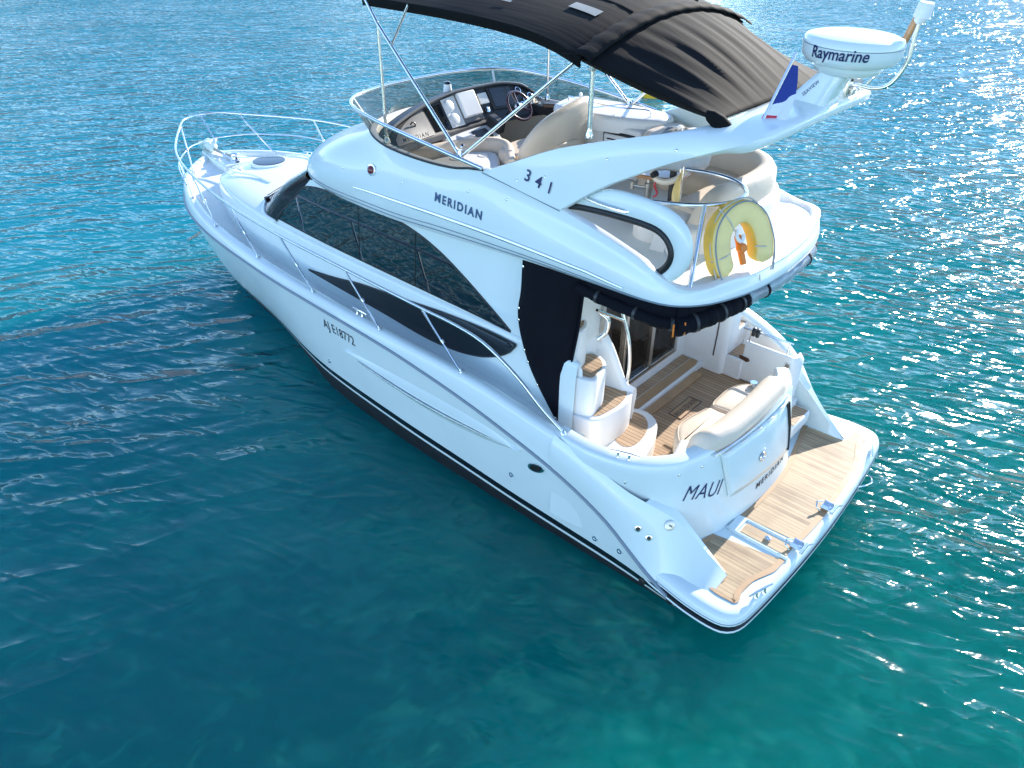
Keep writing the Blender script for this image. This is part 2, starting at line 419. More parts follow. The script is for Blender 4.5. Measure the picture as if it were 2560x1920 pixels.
# ------------------------------------------------------------------ sea and seabed
def sea_material():
    m = bpy.data.materials.new('sea_water'); m.use_nodes = True
    t = m.node_tree; L = t.links.new
    for n in list(t.nodes): t.nodes.remove(n)
    N = t.nodes.new
    out = N('ShaderNodeOutputMaterial')
    geo = N('ShaderNodeNewGeometry')
    def math_(op, a, b=None, c=None):
        n = N('ShaderNodeMath'); n.operation = op
        for i, x in enumerate((a, b, c)):
            if x is None: continue
            if isinstance(x, (int, float)): n.inputs[i].default_value = x
            else: L(x, n.inputs[i])
        return n.outputs[0]
    def noise(scale, stretch=(1, 1, 1), rot=0, detail=2, rough=0.5, off=0, dist=0):
        m0 = N('ShaderNodeMapping'); m0.inputs['Rotation'].default_value = (0, 0, math.radians(-rot))
        m0.inputs['Location'].default_value = (off, off*1.7, off*0.3)
        L(geo.outputs['Position'], m0.inputs['Vector'])
        mp = N('ShaderNodeMapping'); mp.inputs['Scale'].default_value = stretch     # rot = direction of the crests
        L(m0.outputs['Vector'], mp.inputs['Vector'])
        n = N('ShaderNodeTexNoise'); n.inputs['Scale'].default_value = scale; n.inputs['Detail'].default_value = detail; n.inputs['Roughness'].default_value = rough
        n.inputs['Distortion'].default_value = dist
        L(mp.outputs['Vector'], n.inputs['Vector'])
        return n.outputs['Fac']
    def ramp(x, a, b):
        r = N('ShaderNodeMapRange'); r.interpolation_type = 'SMOOTHSTEP'
        r.inputs['From Min'].default_value = a; r.inputs['From Max'].default_value = b
        L(x, r.inputs['Value']); return r.outputs['Result']
    sp = N('ShaderNodeSeparateXYZ'); L(geo.outputs['Position'], sp.inputs['Vector'])
    # the boat shelters the water on its port side: ripples die down there
    dx = math_('SUBTRACT', sp.outputs['X'], 1.0); dy = math_('SUBTRACT', sp.outputs['Y'], 4.4)
    rr = math_('SQRT', math_('ADD', math_('MULTIPLY', dx, dx), math_('MULTIPLY', dy, dy)))
    lee = ramp(rr, 1.7, 6.2)
    patch = ramp(noise(0.16, detail=2, off=3), 0.38, 0.62)
    fetch = math_('MULTIPLY_ADD', lee, 0.76, 0.24)
    amp = math_('MULTIPLY', fetch, math_('MULTIPLY_ADD', patch, 0.35, 0.75))
    w0 = noise(0.5, (0.55, 1.0, 1), 48, detail=2, off=21)
    w1 = noise(1.25, (0.34, 1.0, 1), 60, detail=2, rough=0.5, dist=0.25)
    w2 = noise(2.9, (0.36, 1.0, 1), 18, detail=2, rough=0.5, off=7, dist=0.3)
    w3 = noise(7.5, (0.5, 1.0, 1), 45, detail=2, rough=0.5, off=13, dist=0.2)
    def ridge(x):      # sharp little crests
        return math_('POWER', math_('SUBTRACT', 1.0, math_('ABSOLUTE', math_('MULTIPLY_ADD', x, 2.0, -1.0))), 1.7)
    h = math_('MULTIPLY', w0, 0.20)
    h = math_('ADD', h, math_('MULTIPLY', ridge(w1), 0.115))
    h = math_('ADD', h, math_('MULTIPLY', w1, 0.08))
    h = math_('ADD', h, math_('MULTIPLY', ridge(w2), 0.060))
    h = math_('MULTIPLY', h, amp)
    h = math_('ADD', h, math_('MULTIPLY', math_('MULTIPLY', w3, 0.018), math_('MULTIPLY_ADD', amp, 0.7, 0.3)))
    bp = N('ShaderNodeBump'); bp.inputs['Strength'].default_value = 1.0; bp.inputs['Distance'].default_value = 1.0
    L(h, bp.inputs['Height'])
    fr = N('ShaderNodeFresnel'); fr.inputs['IOR'].default_value = 1.333; L(bp.outputs['Normal'], fr.inputs['Normal'])
    gl = N('ShaderNodeBsdfGlossy'); gl.inputs['Roughness'].default_value = 0.08; L(bp.outputs['Normal'], gl.inputs['Normal'])
    # water body: light scattered back by the water itself, and the bottom seen through it
    df = N('ShaderNodeSubsurfaceScattering'); df.falloff = 'BURLEY'; df.inputs['Scale'].default_value = 1.0; df.inputs['Radius'].default_value = (0.6, 4.0, 4.6)
    cmix = N('ShaderNodeMix'); cmix.data_type = 'RGBA'
    # the water gets deeper and bluer away from the stern
    depth = ramp(math_('ADD', math_('MULTIPLY', sp.outputs['X'], 0.75), math_('MULTIPLY', sp.outputs['Y'], -0.33)), -3.0, 12.0)
    L(depth, cmix.inputs['Factor'])
    cmix.inputs['A'].default_value = (0.000, 0.31, 0.27, 1)
    cmix.inputs['B'].default_value = (0.004, 0.23, 0.305, 1)
    L(cmix.outputs['Result'], df.inputs['Color'])
    tr = N('ShaderNodeBsdfTransparent'); tr.inputs['Color'].default_value = (0.32, 0.82, 0.76, 1)
    body = N('ShaderNodeMixShader'); opq = N('ShaderNodeMapRange'); opq.inputs['To Min'].default_value = 0.33; opq.inputs['To Max'].default_value = 0.80; L(depth, opq.inputs['Value']); L(opq.outputs['Result'], body.inputs['Fac'])
    L(df.outputs['BSSRDF'], body.inputs[2]); L(tr.outputs['BSDF'], body.inputs[1])
    mx = N('ShaderNodeMixShader')
    L(fr.outputs['Fac'], mx.inputs['Fac']); L(body.outputs['Shader'], mx.inputs[1]); L(gl.outputs['BSDF'], mx.inputs[2])
    L(mx.outputs['Shader'], out.inputs['Surface'])
    return m
M['sea'] = sea_material()

def seabed_material():
    m, t, b = nmat('seabed'); L = t.links.new
    geo = t.nodes.new('ShaderNodeNewGeometry')
    def nz(sc, de, ro, di):
        n = t.nodes.new('ShaderNodeTexNoise'); n.inputs['Scale'].default_value = sc; n.inputs['Detail'].default_value = de
        n.inputs['Roughness'].default_value = ro; n.inputs['Distortion'].default_value = di
        L(geo.outputs['Position'], n.inputs['Vector']); return n.outputs['Fac']
    big, small = nz(0.30, 3, 0.5, 0.3), nz(1.9, 8, 0.70, 0.8)
    ad = t.nodes.new('ShaderNodeMath'); ad.operation = 'MULTIPLY_ADD'; ad.inputs[1].default_value = 0.9
    L(big, ad.inputs[0]); L(small, ad.inputs[2])
    sb = t.nodes.new('ShaderNodeMath'); sb.operation = 'MULTIPLY'; sb.inputs[1].default_value = 0.52; L(ad.outputs[0], sb.inputs[0])
    r = t.nodes.new('ShaderNodeValToRGB'); e = r.color_ramp.elements
    e[0].position = 0.445; e[0].color = (0.012, 0.022, 0.010, 1)
    e[1].position = 0.53; e[1].color = (0.56, 0.62, 0.42, 1)
    x = e.new(0.485); x.color = (0.13, 0.13, 0.03, 1)
    x = e.new(0.50); x.color = (0.30, 0.36, 0.20, 1)
    L(sb.outputs[0], r.inputs['Fac']); L(r.outputs['Color'], b.inputs['Base Color'])
    b.inputs['Roughness'].default_value = 0.9
    return m
M['seabed'] = seabed_material()

g = B(); S_ = 3000.0
g.add([(-S_, -S_, 0), (S_, -S_, 0), (S_, S_, 0), (-S_, S_, 0)], [(0, 1, 2, 3)])
tag(g.build('sea', 'sea', fixn=False), None, None, kind='structure')
g = B()
rows = []
gr_ = [-3000, -900, -300, -110, -65]+[-45+k*1.5 for k in range(61)]+[65, 110, 300, 900, 3000]
for x in gr_:
    rows.append([(x, y_, max(-9.5, -3.6-0.10*max(0, x)-0.06*max(0, -y_-8)+0.5*math.sin(x*0.35+y_*0.13)*math.cos(y_*0.29))) for y_ in gr_])
g.grid(rows, flip=True)
ob = g.build('seabed', 'seabed'); tag(ob, None, None, kind='structure')

# unseen high ground, added to dim the bright low sky mirrored in the water
M['added_hills'] = mat('hazed_hill_scrub', (0.045, 0.062, 0.072), 0.9, var=0.5, vscale=0.02)  # blue-grey base colour has the haze of distance put into it
g = B(); rows = []
for k, (fr_, ) in enumerate(((0.0,), (0.35,), (0.7,), (1.0,), (.75,))):
    row = []
    for i in range(91):
        a = math.radians(-150+220*i/90)
        hgt = 42+18*math.sin(a*3.1+1)+10*math.sin(a*7.3)+9*math.sin(a*15.1+2)+4*math.sin(a*31)
        hgt *= math.sin(math.pi*min(1, max(0, i/90)))**.35
        R_ = 480+40*math.sin(a*5)+k*55
        row.append((R_*math.cos(a), R_*math.sin(a), -1+hgt*fr_))
    rows.append(row)
g.grid(rows)
tag(g.build('added_hills', 'added_hills', angle=180), None, None, kind='structure')

# ================================================================== the yacht
yacht = empty('motor_yacht', (5.5, 0, 0))
tag(yacht, 'white flybridge motor yacht with black canvas bimini lying at anchor on turquoise sea', 'yacht')
_parent_inv = Matrix.Translation((-5.5, 0, 0))
def part(b, name, mats, parent=None, **k):
    """a part of the yacht (or a sub-part when a parent part is given); vertices are in world = boat coordinates"""
    o = b.build(name, mats, None, **k)
    if parent is None:
        o.parent = yacht; o.matrix_parent_inverse = _parent_inv
    else:
        o.parent = parent
    return o
def sub_lettering(*a, **k):
    o = lettering(*a, **k)
    if o.parent is yacht: o.matrix_parent_inverse = _parent_inv
    return o

# ---- lines of the hull (boat coordinates: X from the platform edge to the bow, Y to port, Z up)
y_rub = hermite([0.0, 0.8, 1.5, 3, 5, 6.5, 8, 9, 9.74, 10.3, 10.7, 11.1, 11.35, 11.5],
                [1.76, 1.79, 1.83, 1.885, 1.895, 1.86, 1.74, 1.60, 1.42, 1.19, .97, .63, .33, 0])
z_rub = hermite([0.75, 0.81, 1.02, 1.58, 2.17, 2.76, 3.25, 3.89, 4.6, 5.5, 7, 9, 10.3, 11.5],
                [.20, .23, .35, .77, 1.03, 1.19, 1.29, 1.38, 1.45, 1.49, 1.51, 1.53, 1.57, 1.63])
y_wl = hermite([0.75, 2, 4, 5.5, 6.6, 7.8, 8.5, 9.5, 10.2, 10.6, 10.9], [1.66, 1.69, 1.71, 1.65, 1.54, 1.36, 1.21, .93, .60, .36, 0])
z_str = hermite([0.3, .88, 1.41, 2.64, 3.76, 5.3, 6.1, 7.3, 9, 10.8], [.06, .08, .12, .17, .24, .30, .33, .36, .40, .45])
z_stem = hermite([0.7, 7.5, 8.5, 9.5, 10.2, 10.6, 10.9, 11.1, 11.3, 11.46], [-.7, -.7, -.66, -.55, -.40, -.25, 0, .38, .95, 1.58])
z_gun = hermite([1.2, 2.2, 3, 3.45, 4.7, 6, 7.4, 8.7, 9.74, 10.7, 11.5], [1.36, 1.42, 1.53, 1.56, 1.58, 1.60, 1.62, 1.66, 1.74, 1.79, 1.82])

def hull_y(X, z):
    zr, yr_ = z_rub(X), y_rub(X)
    zk = z_stem(X)
    if z <= zk: return 0.0
    t = (z-zk)/max(1e-3, zr-zk)
    bow = yr_*t**0.42
    yw = y_wl(X)
    if z >= 0: aft = yw+(yr_-yw)*(z/max(.15, zr))**0.75
    else: aft = yw*max(0, 1-(z/zk)**2)**0.5 if zk < 0 else 0
    k = min(1, max(0, (X-6.0)/2.8)); k = k*k*(3-2*k)
    return aft*(1-k)+bow*k

hull = B()
Xs = [0.76+(11.46-0.76)*(1-(1-i/70)**1.15) for i in range(71)]
HM = ['gel', 'antifoul', 'bootblack', 'gel']
for s in (1, -1):
    rows = []
    for X in Xs:
        zk, zr, zs = z_stem(X), z_rub(X), z_str(X)
        ztop = min(zs+0.125+0.0*X, zr-0.005) if X < 5 else min(zs+0.125-0.012*(X-5), zr-.005)
        zl = [zk, zk*.6, -0.25, -0.05, zs-0.10, zs-0.012, zs, zs+0.028, zs+0.036, max(ztop, zs+0.05)]
        base = zl[-1]
        zl += [base+(zr-base)*k/9 for k in range(1, 10)]
        zl = [min(max(z, zk), zr) for z in zl]
        rows.append([Vector((X, s*hull_y(X, z), z)) for z in zl])
    cols = list(map(list, zip(*rows)))
    rm = [1, 1, 1, 1, 1, 0, 3, 0, 2] + [0]*9
    rm = [1, 1, 1, 1, 1, 3, 3, 2, 2] + [0]*9
    hull.grid(cols, rowm=rm, flip=(s > 0))
# transom below the platform
t_l = [Vector((0.76, hull_y(0.76, z), z)) for z in (-.6, -.4, -.2, 0, .1, .2)]
hull.poly(t_l + [Vector((p.x, -p.y, p.z)) for p in reversed(t_l)], 1)
hull_bvh = hull.bvh()
hull_o = part(hull, 'hull', HM)

# rub rail: a grey strip with a thin bright edge
for s in (1, -1):
    b = B()
    path = [Vector((X, s*(y_rub(X)+.008), z_rub(X)-.004)) for X in np.linspace(0.82, 11.45, 90)]
    b.tube(path, 0.017, 8)
    part(b, 'rub_rail', 'groove')

# long moulded recess on each topside, with its bright strip
for s in (1, -1):
    b = B(); n = 40; rows = []
    for i in range(n+1):
        t = i/n; X = 5.42+(2.58-5.42)*t
        wd = 0.16*(math.sin(math.pi*min(1, t*1.02))**0.7)*(0.55+0.55*t)+.004
        zc = 1.04+0.0*t-0.06*math.sin(math.pi*t)
        row = []
        for k, (dz, dy) in enumerate([(1, .001), (.8, .012), (.35, .022), (0, .028), (-.45, .018), (-.85, .010), (-1, .001)]):
            z = zc+dz*wd
            row.append(Vector((X, s*(hull_y(X, z)+dy), z)))
        rows.append(row)
    b.grid(rows, flip=(s < 0))
    mo = part(b, 'side_moulding', 'gel', angle=70)
    c = B()
    pth = []
    for i in range(30):
        t = i/29; X = 5.15+(2.95-5.15)*t; z = 1.005-0.065*math.sin(math.pi*t)-.0*t
        pth.append(Vector((X, s*(hull_y(X, z)+.032), z)))
    rr = [0.006+0.016*math.sin(math.pi*min(1, max(0, i/29)))**.6 for i in range(30)]
    c.tube(pth, rr, 8)
    part(c, 'bright_strip', 'steel', parent=mo)

# ---- deck: bulwark, side decks and foredeck
ys = hermite([2.3, 4, 6, 7.5, 8.34, 8.7, 9.2, 9.6, 9.88, 10.1, 10.25], [1.37, 1.37, 1.35, 1.29, 1.20, 1.14, 1.02, .88, .74, .55, .30])
z_t = hermite([2.3, 7.5, 8.2, 9, 9.7, 10.1, 10.25], [1.95, 1.95, 1.96, 1.96, 1.93, 1.88, 1.83])
def z_deck(X):
    k = min(1, max(0, (X-8.5)/2.0))
    return z_gun(X)-0.24*(1-k)-0.07*k
deck = B()
Xd = [2.15+(11.49-2.15)*(1-(1-i/64)**1.2) for i in range(65)]
for s in (1, -1):
    rows = []
    for X in Xd:
        yr_, zr, zg, zd = y_rub(X), z_rub(X), z_gun(X), z_deck(X)
        if X < 10.15: yi = ys(X)+.02
        else: yi = 0.0
        prof = [(yr_, zr), (yr_-.002, zr+.4*(zg-zr)), (yr_-.018, zg-.05), (yr_-.035, zg-.015), (yr_-.07, zg), (yr_-.14, zg-.004),
                (yr_-.17, zg-.03), (yr_-.19, zd+.05), (yr_-.23, zd), (max(yi, 0), zd+.004)]
        lim = max(yi, 0)
        row = []
        for k, (y, z) in enumerate(prof):
            y = max(y, lim if k > 5 else 0)
            row.append(Vector((X, s*y, z)))
        rows.append(row)
    deck.grid(list(map(list, zip(*rows))), rowm=[0]*7+[1, 1], flip=(s > 0))
deck_o = part(deck, 'deck', ['gel', 'nonskid'], angle=50)

# ---- coach house below the flybridge, foredeck crown
cab = B()
Xc = [2.30+(10.25-2.30)*(1-(1-i/60)**1.1) for i in range(61)]
def y_up(X, z):
    """upper house side, leaning in towards the flybridge"""
    return ys(X)-0.012-(z-z_t(X))*0.10
for s in (1, -1):
    rows = []
    for X in Xc:
        zd, zt, y = z_deck(X)-.02, z_t(X), ys(X)
        row = [(y+.05, zd), (y+.045, zd+.3*(zt-zd)), (y+.035, zd+.75*(zt-zd)), (y+.022, zt-.05), (y+.006, zt-.015), (y-.02, zt), (y*.72, zt+.035), (y*.4, zt+.06), (0, zt+.07)]
        if X < 7.42: row[6:] = [(y-.035, zt-.004), (y-.04, zt-.03), (y-.04, zt-.08)]     # hollow below the flybridge
        rows.append([Vector((X, s*a, z)) for a, z in row])
    cab.grid(list(map(list, zip(*rows))), flip=(s > 0))
    up = []
    for X0 in np.linspace(2.62, 7.48, 44):
        col = []
        for k in range(6):
            z = z_t(X0)-.03+(2.74-z_t(X0)+.03)*k/5
            X = X0+(.34*k/5 if X0 < 3.4 else .34*k/5*max(0, 1-(X0-3.4)/.8))   # the after edge rakes forward
            if X > 6.55: z = min(z, 1.95+(2.74-1.95)*(7.5-X)/.95)
            col.append(Vector((X, s*y_up(X, z), z)))
        up.append(col)
    cab.grid(list(map(list, zip(*up))), flip=(s > 0))
# nose of the foredeck crown
cab_o = part(cab, 'coach_house', 'gel', angle=45)

def side_panel(top, bot, x0, x1, yf, s, lift=.006, n=48, rows_n=6):
    b = B(); R = []
    ft, fb = hermite(*zip(*sorted(top))), hermite(*zip(*sorted(bot)))
    for i in range(n+1):
        u = i/n; u = u*u*(3-2*u)*.35+u*.65
        X = x0+(x1-x0)*u
        zt_, zb = ft(X), fb(X)
        R.append([Vector((X, s*(yf(X, zb+(zt_-zb)*k/rows_n)+lift), zb+(zt_-zb)*k/rows_n)) for k in range(rows_n+1)])
    b.grid(R, flip=(s > 0))
    return b
UT = [(7.46, 2.02), (7.05, 2.335), (6.66, 2.62), (6.3, 2.665), (5.2, 2.67), (4.95, 2.655), (4.6, 2.60), (4.23, 2.49), (3.88, 2.335), (3.55, 2.165), (3.3, 2.03), (3.17, 1.955)]
UB = [(7.46, 2.015), (6.75, 2.005), (6.0, 1.995), (4.94, 1.985), (3.78, 1.97), (3.17, 1.95)]
LT = [(6.72, 1.535), (6.1, 1.62), (5.57, 1.71), (4.8, 1.785), (4.0, 1.86), (3.4, 1.885), (3.05, 1.875)]
LB = [(6.72, 1.53), (6.0, 1.505), (5.15, 1.47), (4.35, 1.43), (3.95, 1.455), (3.6, 1.52), (3.3, 1.64), (3.12, 1.77), (3.05, 1.87)]
y_low = lambda X, z: ys(X)+.05-.012*(z-1.4)/.4
for s in (1, -1):
    o = part(side_panel(UT, UB, 7.46, 3.17, y_up, s), 'side_window', 'glass', angle=60)
    ft_, fb_ = hermite(*zip(*sorted(UT))), hermite(*zip(*sorted(UB)))
    xs2 = list(np.linspace(7.45, 3.18, 50))
    edge = [Vector((x, s*(y_up(x, ft_(x))+.004), ft_(x))) for x in xs2]+[Vector((x, s*(y_up(x, fb_(x))+.004), fb_(x))) for x in reversed(xs2)]
    b = B(); b.tube(edge, .009, 6, closed=True); part(b, 'window_gasket', 'rubber', parent=o)
    for xx in (5.62, 4.62):
        b = B()
        zt_, zb = hermite(*zip(*sorted(UT)))(xx), hermite(*zip(*sorted(UB)))(xx)
        b.add([(xx-.005, s*(y_up(xx, zb)+.009), zb), (xx+.005, s*(y_up(xx, zb)+.009), zb), (xx+.005, s*(y_up(xx, zt_)+.009), zt_), (xx-.005, s*(y_up(xx, zt_)+.009), zt_)], [(0, 1, 2, 3)])
        part(b, 'pane_joint', 'rubber', parent=o)
    o = part(side_panel(LT, LB, 6.72, 3.05, y_low, s, lift=.012), 'lower_window', 'glass', angle=60)
    ft_, fb_ = hermite(*zip(*sorted(LT))), hermite(*zip(*sorted(LB)))
    xs2 = list(np.linspace(6.70, 3.06, 50))
    edge = [Vector((x, s*(y_low(x, ft_(x))+.01), ft_(x))) for x in xs2]+[Vector((x, s*(y_low(x, fb_(x))+.01), fb_(x))) for x in reversed(xs2)]
    b = B(); b.tube(edge, .008, 6, closed=True); part(b, 'window_gasket', 'rubber', parent=o)

# raked windscreen of the saloon
b = B()
_lo = [(7.45, 1.295, 1.965), (7.80, 1.245, 1.975), (8.10, 1.04, 2.0), (8.34, .70, 2.03), (8.50, .36, 2.045), (8.56, 0, 2.05)]
_hi = [(6.54, 1.225, 2.70), (6.80, 1.16, 2.70), (6.98, .95, 2.705), (7.08, .65, 2.71), (7.14, .33, 2.72), (7.16, 0, 2.72)]
lo = cr(_lo + mir(reversed(_lo[:-1])), 41); hi = cr(_hi + mir(reversed(_hi[:-1])), 41)
b.grid([lo, [p.lerp(q, .5)+Vector((.05, 0, .03)) for p, q in zip(lo, hi)], hi])
ws = part(b, 'saloon_windscreen', 'windscreen', angle=60)
b = B(); b.tube([p+Vector((.015, 0, -.005)) for p in lo], .022, 8); part(b, 'windscreen_sill', 'gel', parent=ws)
for s in (1, -1):
    b = B()
    q0 = Vector((8.12, s*1.0, 2.02)); q1 = Vector((8.50, s*.24, 2.09))
    b.tube([q0, q0+Vector((-.05, 0, .06)), q1+Vector((-.10, 0, .03))], .009, 6)
    b.tube([q0+Vector((-.13, s*.05, .12)), q1+Vector((-.16, 0, .08))], .008, 6)
    b.box(q0+Vector((0, 0, .02)), (.05, .05, .06))
    part(b, 'wiper', 'rubber', parent=ws)

# ---- hatches, cleats and small gear on the foredeck
b = B()
b.lathe([(.30, 2.005), (.30, 2.035), (.27, 2.045)], (9.62, 0, 0), n=36, rowm=[1, 1])
b.lathe([(.255, 2.044), (.25, 2.052), (.2, 2.055)], (9.62, 0, 0), n=36)
part(b, 'deck_hatch', ['glass', 'gel'])
b = B()
b.tube(cr([(9.95, .52, 1.965), (9.6, .62, 2.005), (9.2, .55, 2.025), (8.75, .55, 2.02)], 24), .014, 6)
b.tube(cr([(9.95, -.52, 1.965), (9.6, -.62, 2.005), (9.2, -.55, 2.025), (8.75, -.55, 2.02)], 24), .014, 6)
b.tube(cr([(10.0, -.45, 1.95), (10.05, 0, 1.965), (10.0, .45, 1.95)], 20), .014, 6)
part(b, 'foredeck_moulding', 'gel')
for X, Y, a in ((10.35, .35, 20), (10.5, .12, 0), (9.7, .5, 0)):
    b = B(); b.box((X, Y, z_deck(X)+.03 if X > 10.2 else 2.0), (.11, .035, .02), Matrix.Rotation(math.radians(a), 3, 'Z')); part(b, 'deck_latch', 'satin', bevel=.006)
# bow roller platform and windlass
b = B()
lp = [(10.55, .30), (10.9, .26), (11.25, .20), (11.62, .13), (11.72, .06), (11.72, -.06), (11.62, -.13), (11.25, -.20), (10.9, -.26), (10.55, -.30)]
b.prism([(x, y, 1.70) for x, y in lp], (0, 0, .12))
part(b, 'bow_platform', 'gel', bevel=.025, seg=3)
b = B()
b.lathe([(.09, 0), (.09, .05), (.055, .06), (.05, .11), (.075, .13), (.07, .16), (.03, .175)], (10.66, .02, 1.80), n=20)
b.box((10.80, .02, 1.86), (.28, .10, .05)); b.box((10.97, .0, 1.87), (.10, .12, .10))
part(b, 'windlass', 'steel', bevel=.006)

def cleat(name, c, ax, L=.24, h=.05, mt='steel'):
    ax = Vector(ax).normalized(); c = Vector(c); b = B()
    b.tube([c-ax*L*.5+Vector((0, 0, h)), c-ax*L*.2+Vector((0, 0, h+.006)), c+ax*L*.2+Vector((0, 0, h+.006)), c+ax*L*.5+Vector((0, 0, h))], [.008, .013, .013, .008], 8)
    for k in (-.17, .17):
        b.lathe([(.024, -.01), (.014, .01), (.012, h)], c+ax*L*k, n=10)
    return part(b, name, mt)
for s in (1, -1):
    cleat('mooring_cleat', (5.15, s*(y_rub(5.15)-.13), z_gun(5.15)+.0), (1, 0, 0), L=.26)
    cleat('mooring_cleat', (10.2, s*(y_rub(10.2)-.10), z_gun(10.2)), (1, -s*.5, 0))
for X, z0 in ((2.35, 1.43),):
    b = B(); b.lathe([(.045, 0), (.045, .012), (.03, .016), (.012, .016)], (2.42, 1.58, z_deck(2.42)+.003), n=20); part(b, 'deck_filler', 'satin')

# ---- bow rail: top tube, mid tube and stanchions
STN = [((10.70, .77, 1.79), (11.30, .53, 2.40)), ((9.74, 1.31, 1.745), (10.10, 1.24, 2.37)), ((8.66, 1.56, 1.66), (9.05, 1.56, 2.31)),
       ((7.36, 1.70, 1.62), (7.78, 1.74, 2.23)), ((6.01, 1.79, 1.60), (6.50, 1.84, 2.205)), ((4.73, 1.815, 1.58), (5.20, 1.87, 2.185)), ((3.45, 1.80, 1.56), (3.94, 1.87, 2.15))]
for_rail = None
half = [t for b_, t in reversed(STN)]
aft_end = [Vector((2.15, 1.76, 1.43)), Vector((2.38, 1.82, 1.64)), Vector((2.66, 1.865, 1.90)), Vector((3.05, 1.875, 2.09)), Vector((3.45, 1.875, 2.145))]
port = aft_end + [Vector(t) for t in half]
ctr = [Vector((11.55, .30, 2.42)), Vector((11.64, 0, 2.42)), Vector((11.55, -.30, 2.42))]
path = cr(port + ctr + mir(reversed(port)), 180)
b = B(); b.tube(path, .0165, 10)
rail = part(b, 'bow_rail', 'steel')
mid = [Vector((9.62, 1.415, 2.00)), Vector((10.35, 1.14, 2.06)), Vector((10.98, .68, 2.08)), Vector((11.22, .36, 2.08)), Vector((11.31, 0, 2.08))]
b = B(); b.tube(cr(mid + mir(reversed(mid[:-1])), 90), .0125, 8); part(b, 'mid_rail', 'steel', parent=rail)
b = B(); b.tube([(11.31, 0, 2.08), (11.64, 0, 2.42)], .012, 8); part(b, 'stanchion', 'steel', parent=rail)
for s in (1, -1):
    for p, q in STN:
        p = Vector((p[0], s*p[1], p[2])); q = Vector((q[0], s*q[1], q[2]))
        b = B(); b.tube([p-Vector((0, 0, .03)), q], .0125, 8)
        b.lathe([(.034, -.004), (.032, .008), (.018, .018), (.014, .04)], p, axis=(q-p), n=12)
        mm = p.lerp(q, .48); b.lathe([(.018, -.02), (.02, 0), (.018, .02)], mm, axis=(q-p), n=10)
        part(b, 'stanchion', 'steel', parent=rail)
    b = B(); b.lathe([(.034, -.004), (.032, .01), (.018, .03)], (2.15, s*1.76, 1.42), axis=(.3, 0, 1), n=12); part(b, 'rail_foot', 'steel', parent=rail)

sub_lettering('AJ E18772', (5.80, 1.86, 1.215), (-1, 0, -.03), (0, .2, 1), .135, 'inkblack', hull_o, bvh=hull_bvh, fit=.62, lift=.005)
# ================================================================== stern
# crease of the quarter: from the bulwark down the wing to the platform
CRE = [(2.2, 1.825, 1.42), (1.8, 1.80, 1.29), (1.42, 1.735, 1.13), (1.19, 1.62, 1.0), (.95, 1.47, .82), (.70, 1.41, .61), (.47, 1.375, .44)]
cre_y = hermite([c[0] for c in reversed(CRE)], [c[1] for c in reversed(CRE)])
cre_z = hermite([c[0] for c in reversed(CRE)], [c[2] for c in reversed(CRE)])
OUT = [(.47, 1.60, .425), (.58, 1.70, .40), (.70, 1.765, .33), (.82, 1.79, .235), (1.02, 1.80, .35)]
def quarter_rows(s, n=34, k=8):
    rows = []
    for i in range(n+1):
        X = .47+(2.2-.47)*i/n
        if X > 1.02: o_ = Vector((X, y_rub(X), z_rub(X)))
        else:
            o_ = Vector((X, hermite([a[0] for a in OUT], [a[1] for a in OUT])(X), hermite([a[0] for a in OUT], [a[2] for a in OUT])(X)))
        c_ = Vector((X, cre_y(X), cre_z(X)))
        row = []
        for j in range(k+1):
            t = j/k
            p = o_.lerp(c_, t)
            bul = .06*math.sin(math.pi*t)*min(1, max(0, (X-.5)/.8))
            p += Vector((0, bul*.6, bul*.6))
            row.append(Vector((p.x, s*p.y, p.z)))
        rows.append(row)
    return rows
quarters = []
for s in (1, -1):
    quarter = B(); quarters.append(quarter)
    R = quarter_rows(s)
    quarter.grid(R, flip=(s > 0))
    # inner face of the wing
    inner = []
    for i in range(13):
        X = .47+(1.25-.47)*i/12
        yi = 1.345+.10*max(0, (X-.75))
        inner.append([Vector((X, s*cre_y(X), cre_z(X))), Vector((X, s*(min(cre_y(X), yi+.02)), cre_z(X)-.012)), Vector((X, s*yi, .41))])
    quarter.grid(inner, flip=(s < 0))
    quarter.poly([R[0][0], R[0][-1], Vector((.47, s*1.345, .41)), Vector((.47, s*1.5, .405))])
# starboard bulwark cap and inner face along the walkway
capS = []
for i in range(25):
    X = 1.0+(2.25-1.0)*i/24
    yo, zo = cre_y(X), cre_z(X)
    yi = yo-.05-.15*min(1, max(0, (X-1.0)/.25))
    capS.append([Vector((X, -yo, zo)), Vector((X, -(yo-.03), zo+.012)), Vector((X, -(yi+.02), zo+.012)), Vector((X, -yi, zo-.01)), Vector((X, -(yi-.05 if X > 1.2 else yi), .5)), Vector((X, -(yi-.05), .42))])
quarter.grid(capS)
# port coaming: rim of the cockpit running round into the transom
RIM = [(2.22, 1.80), (1.93, 1.815), (1.76, 1.805), (1.5, 1.745), (1.28, 1.615), (1.12, 1.435), (1.06, 1.29), (.98, 1.03), (.93, .70), (.905, .35), (.90, 0), (.92, -.35), (.97, -.60), (1.06, -.76)]
BAS = [(2.22, 1.815), (1.93, 1.80), (1.76, 1.75), (1.5, 1.66), (1.27, 1.54), (1.06, 1.40), (.96, 1.25), (.85, 1.03), (.775, .70), (.735, .35), (.72, 0), (.735, -.35), (.79, -.62), (.90, -.80)]
rim = cr([(x, y, 1.425) for x, y in RIM], 70)
bas = cr([(x, y, .41) for x, y in BAS], 70)
ofs = []
for i, p in enumerate(rim):
    a, c_ = rim[max(0, i-1)], rim[min(len(rim)-1, i+1)]
    t = (c_-a); t.z = 0; t.normalize()
    ofs.append(Vector((-t.y, t.x, 0)) if True else None)
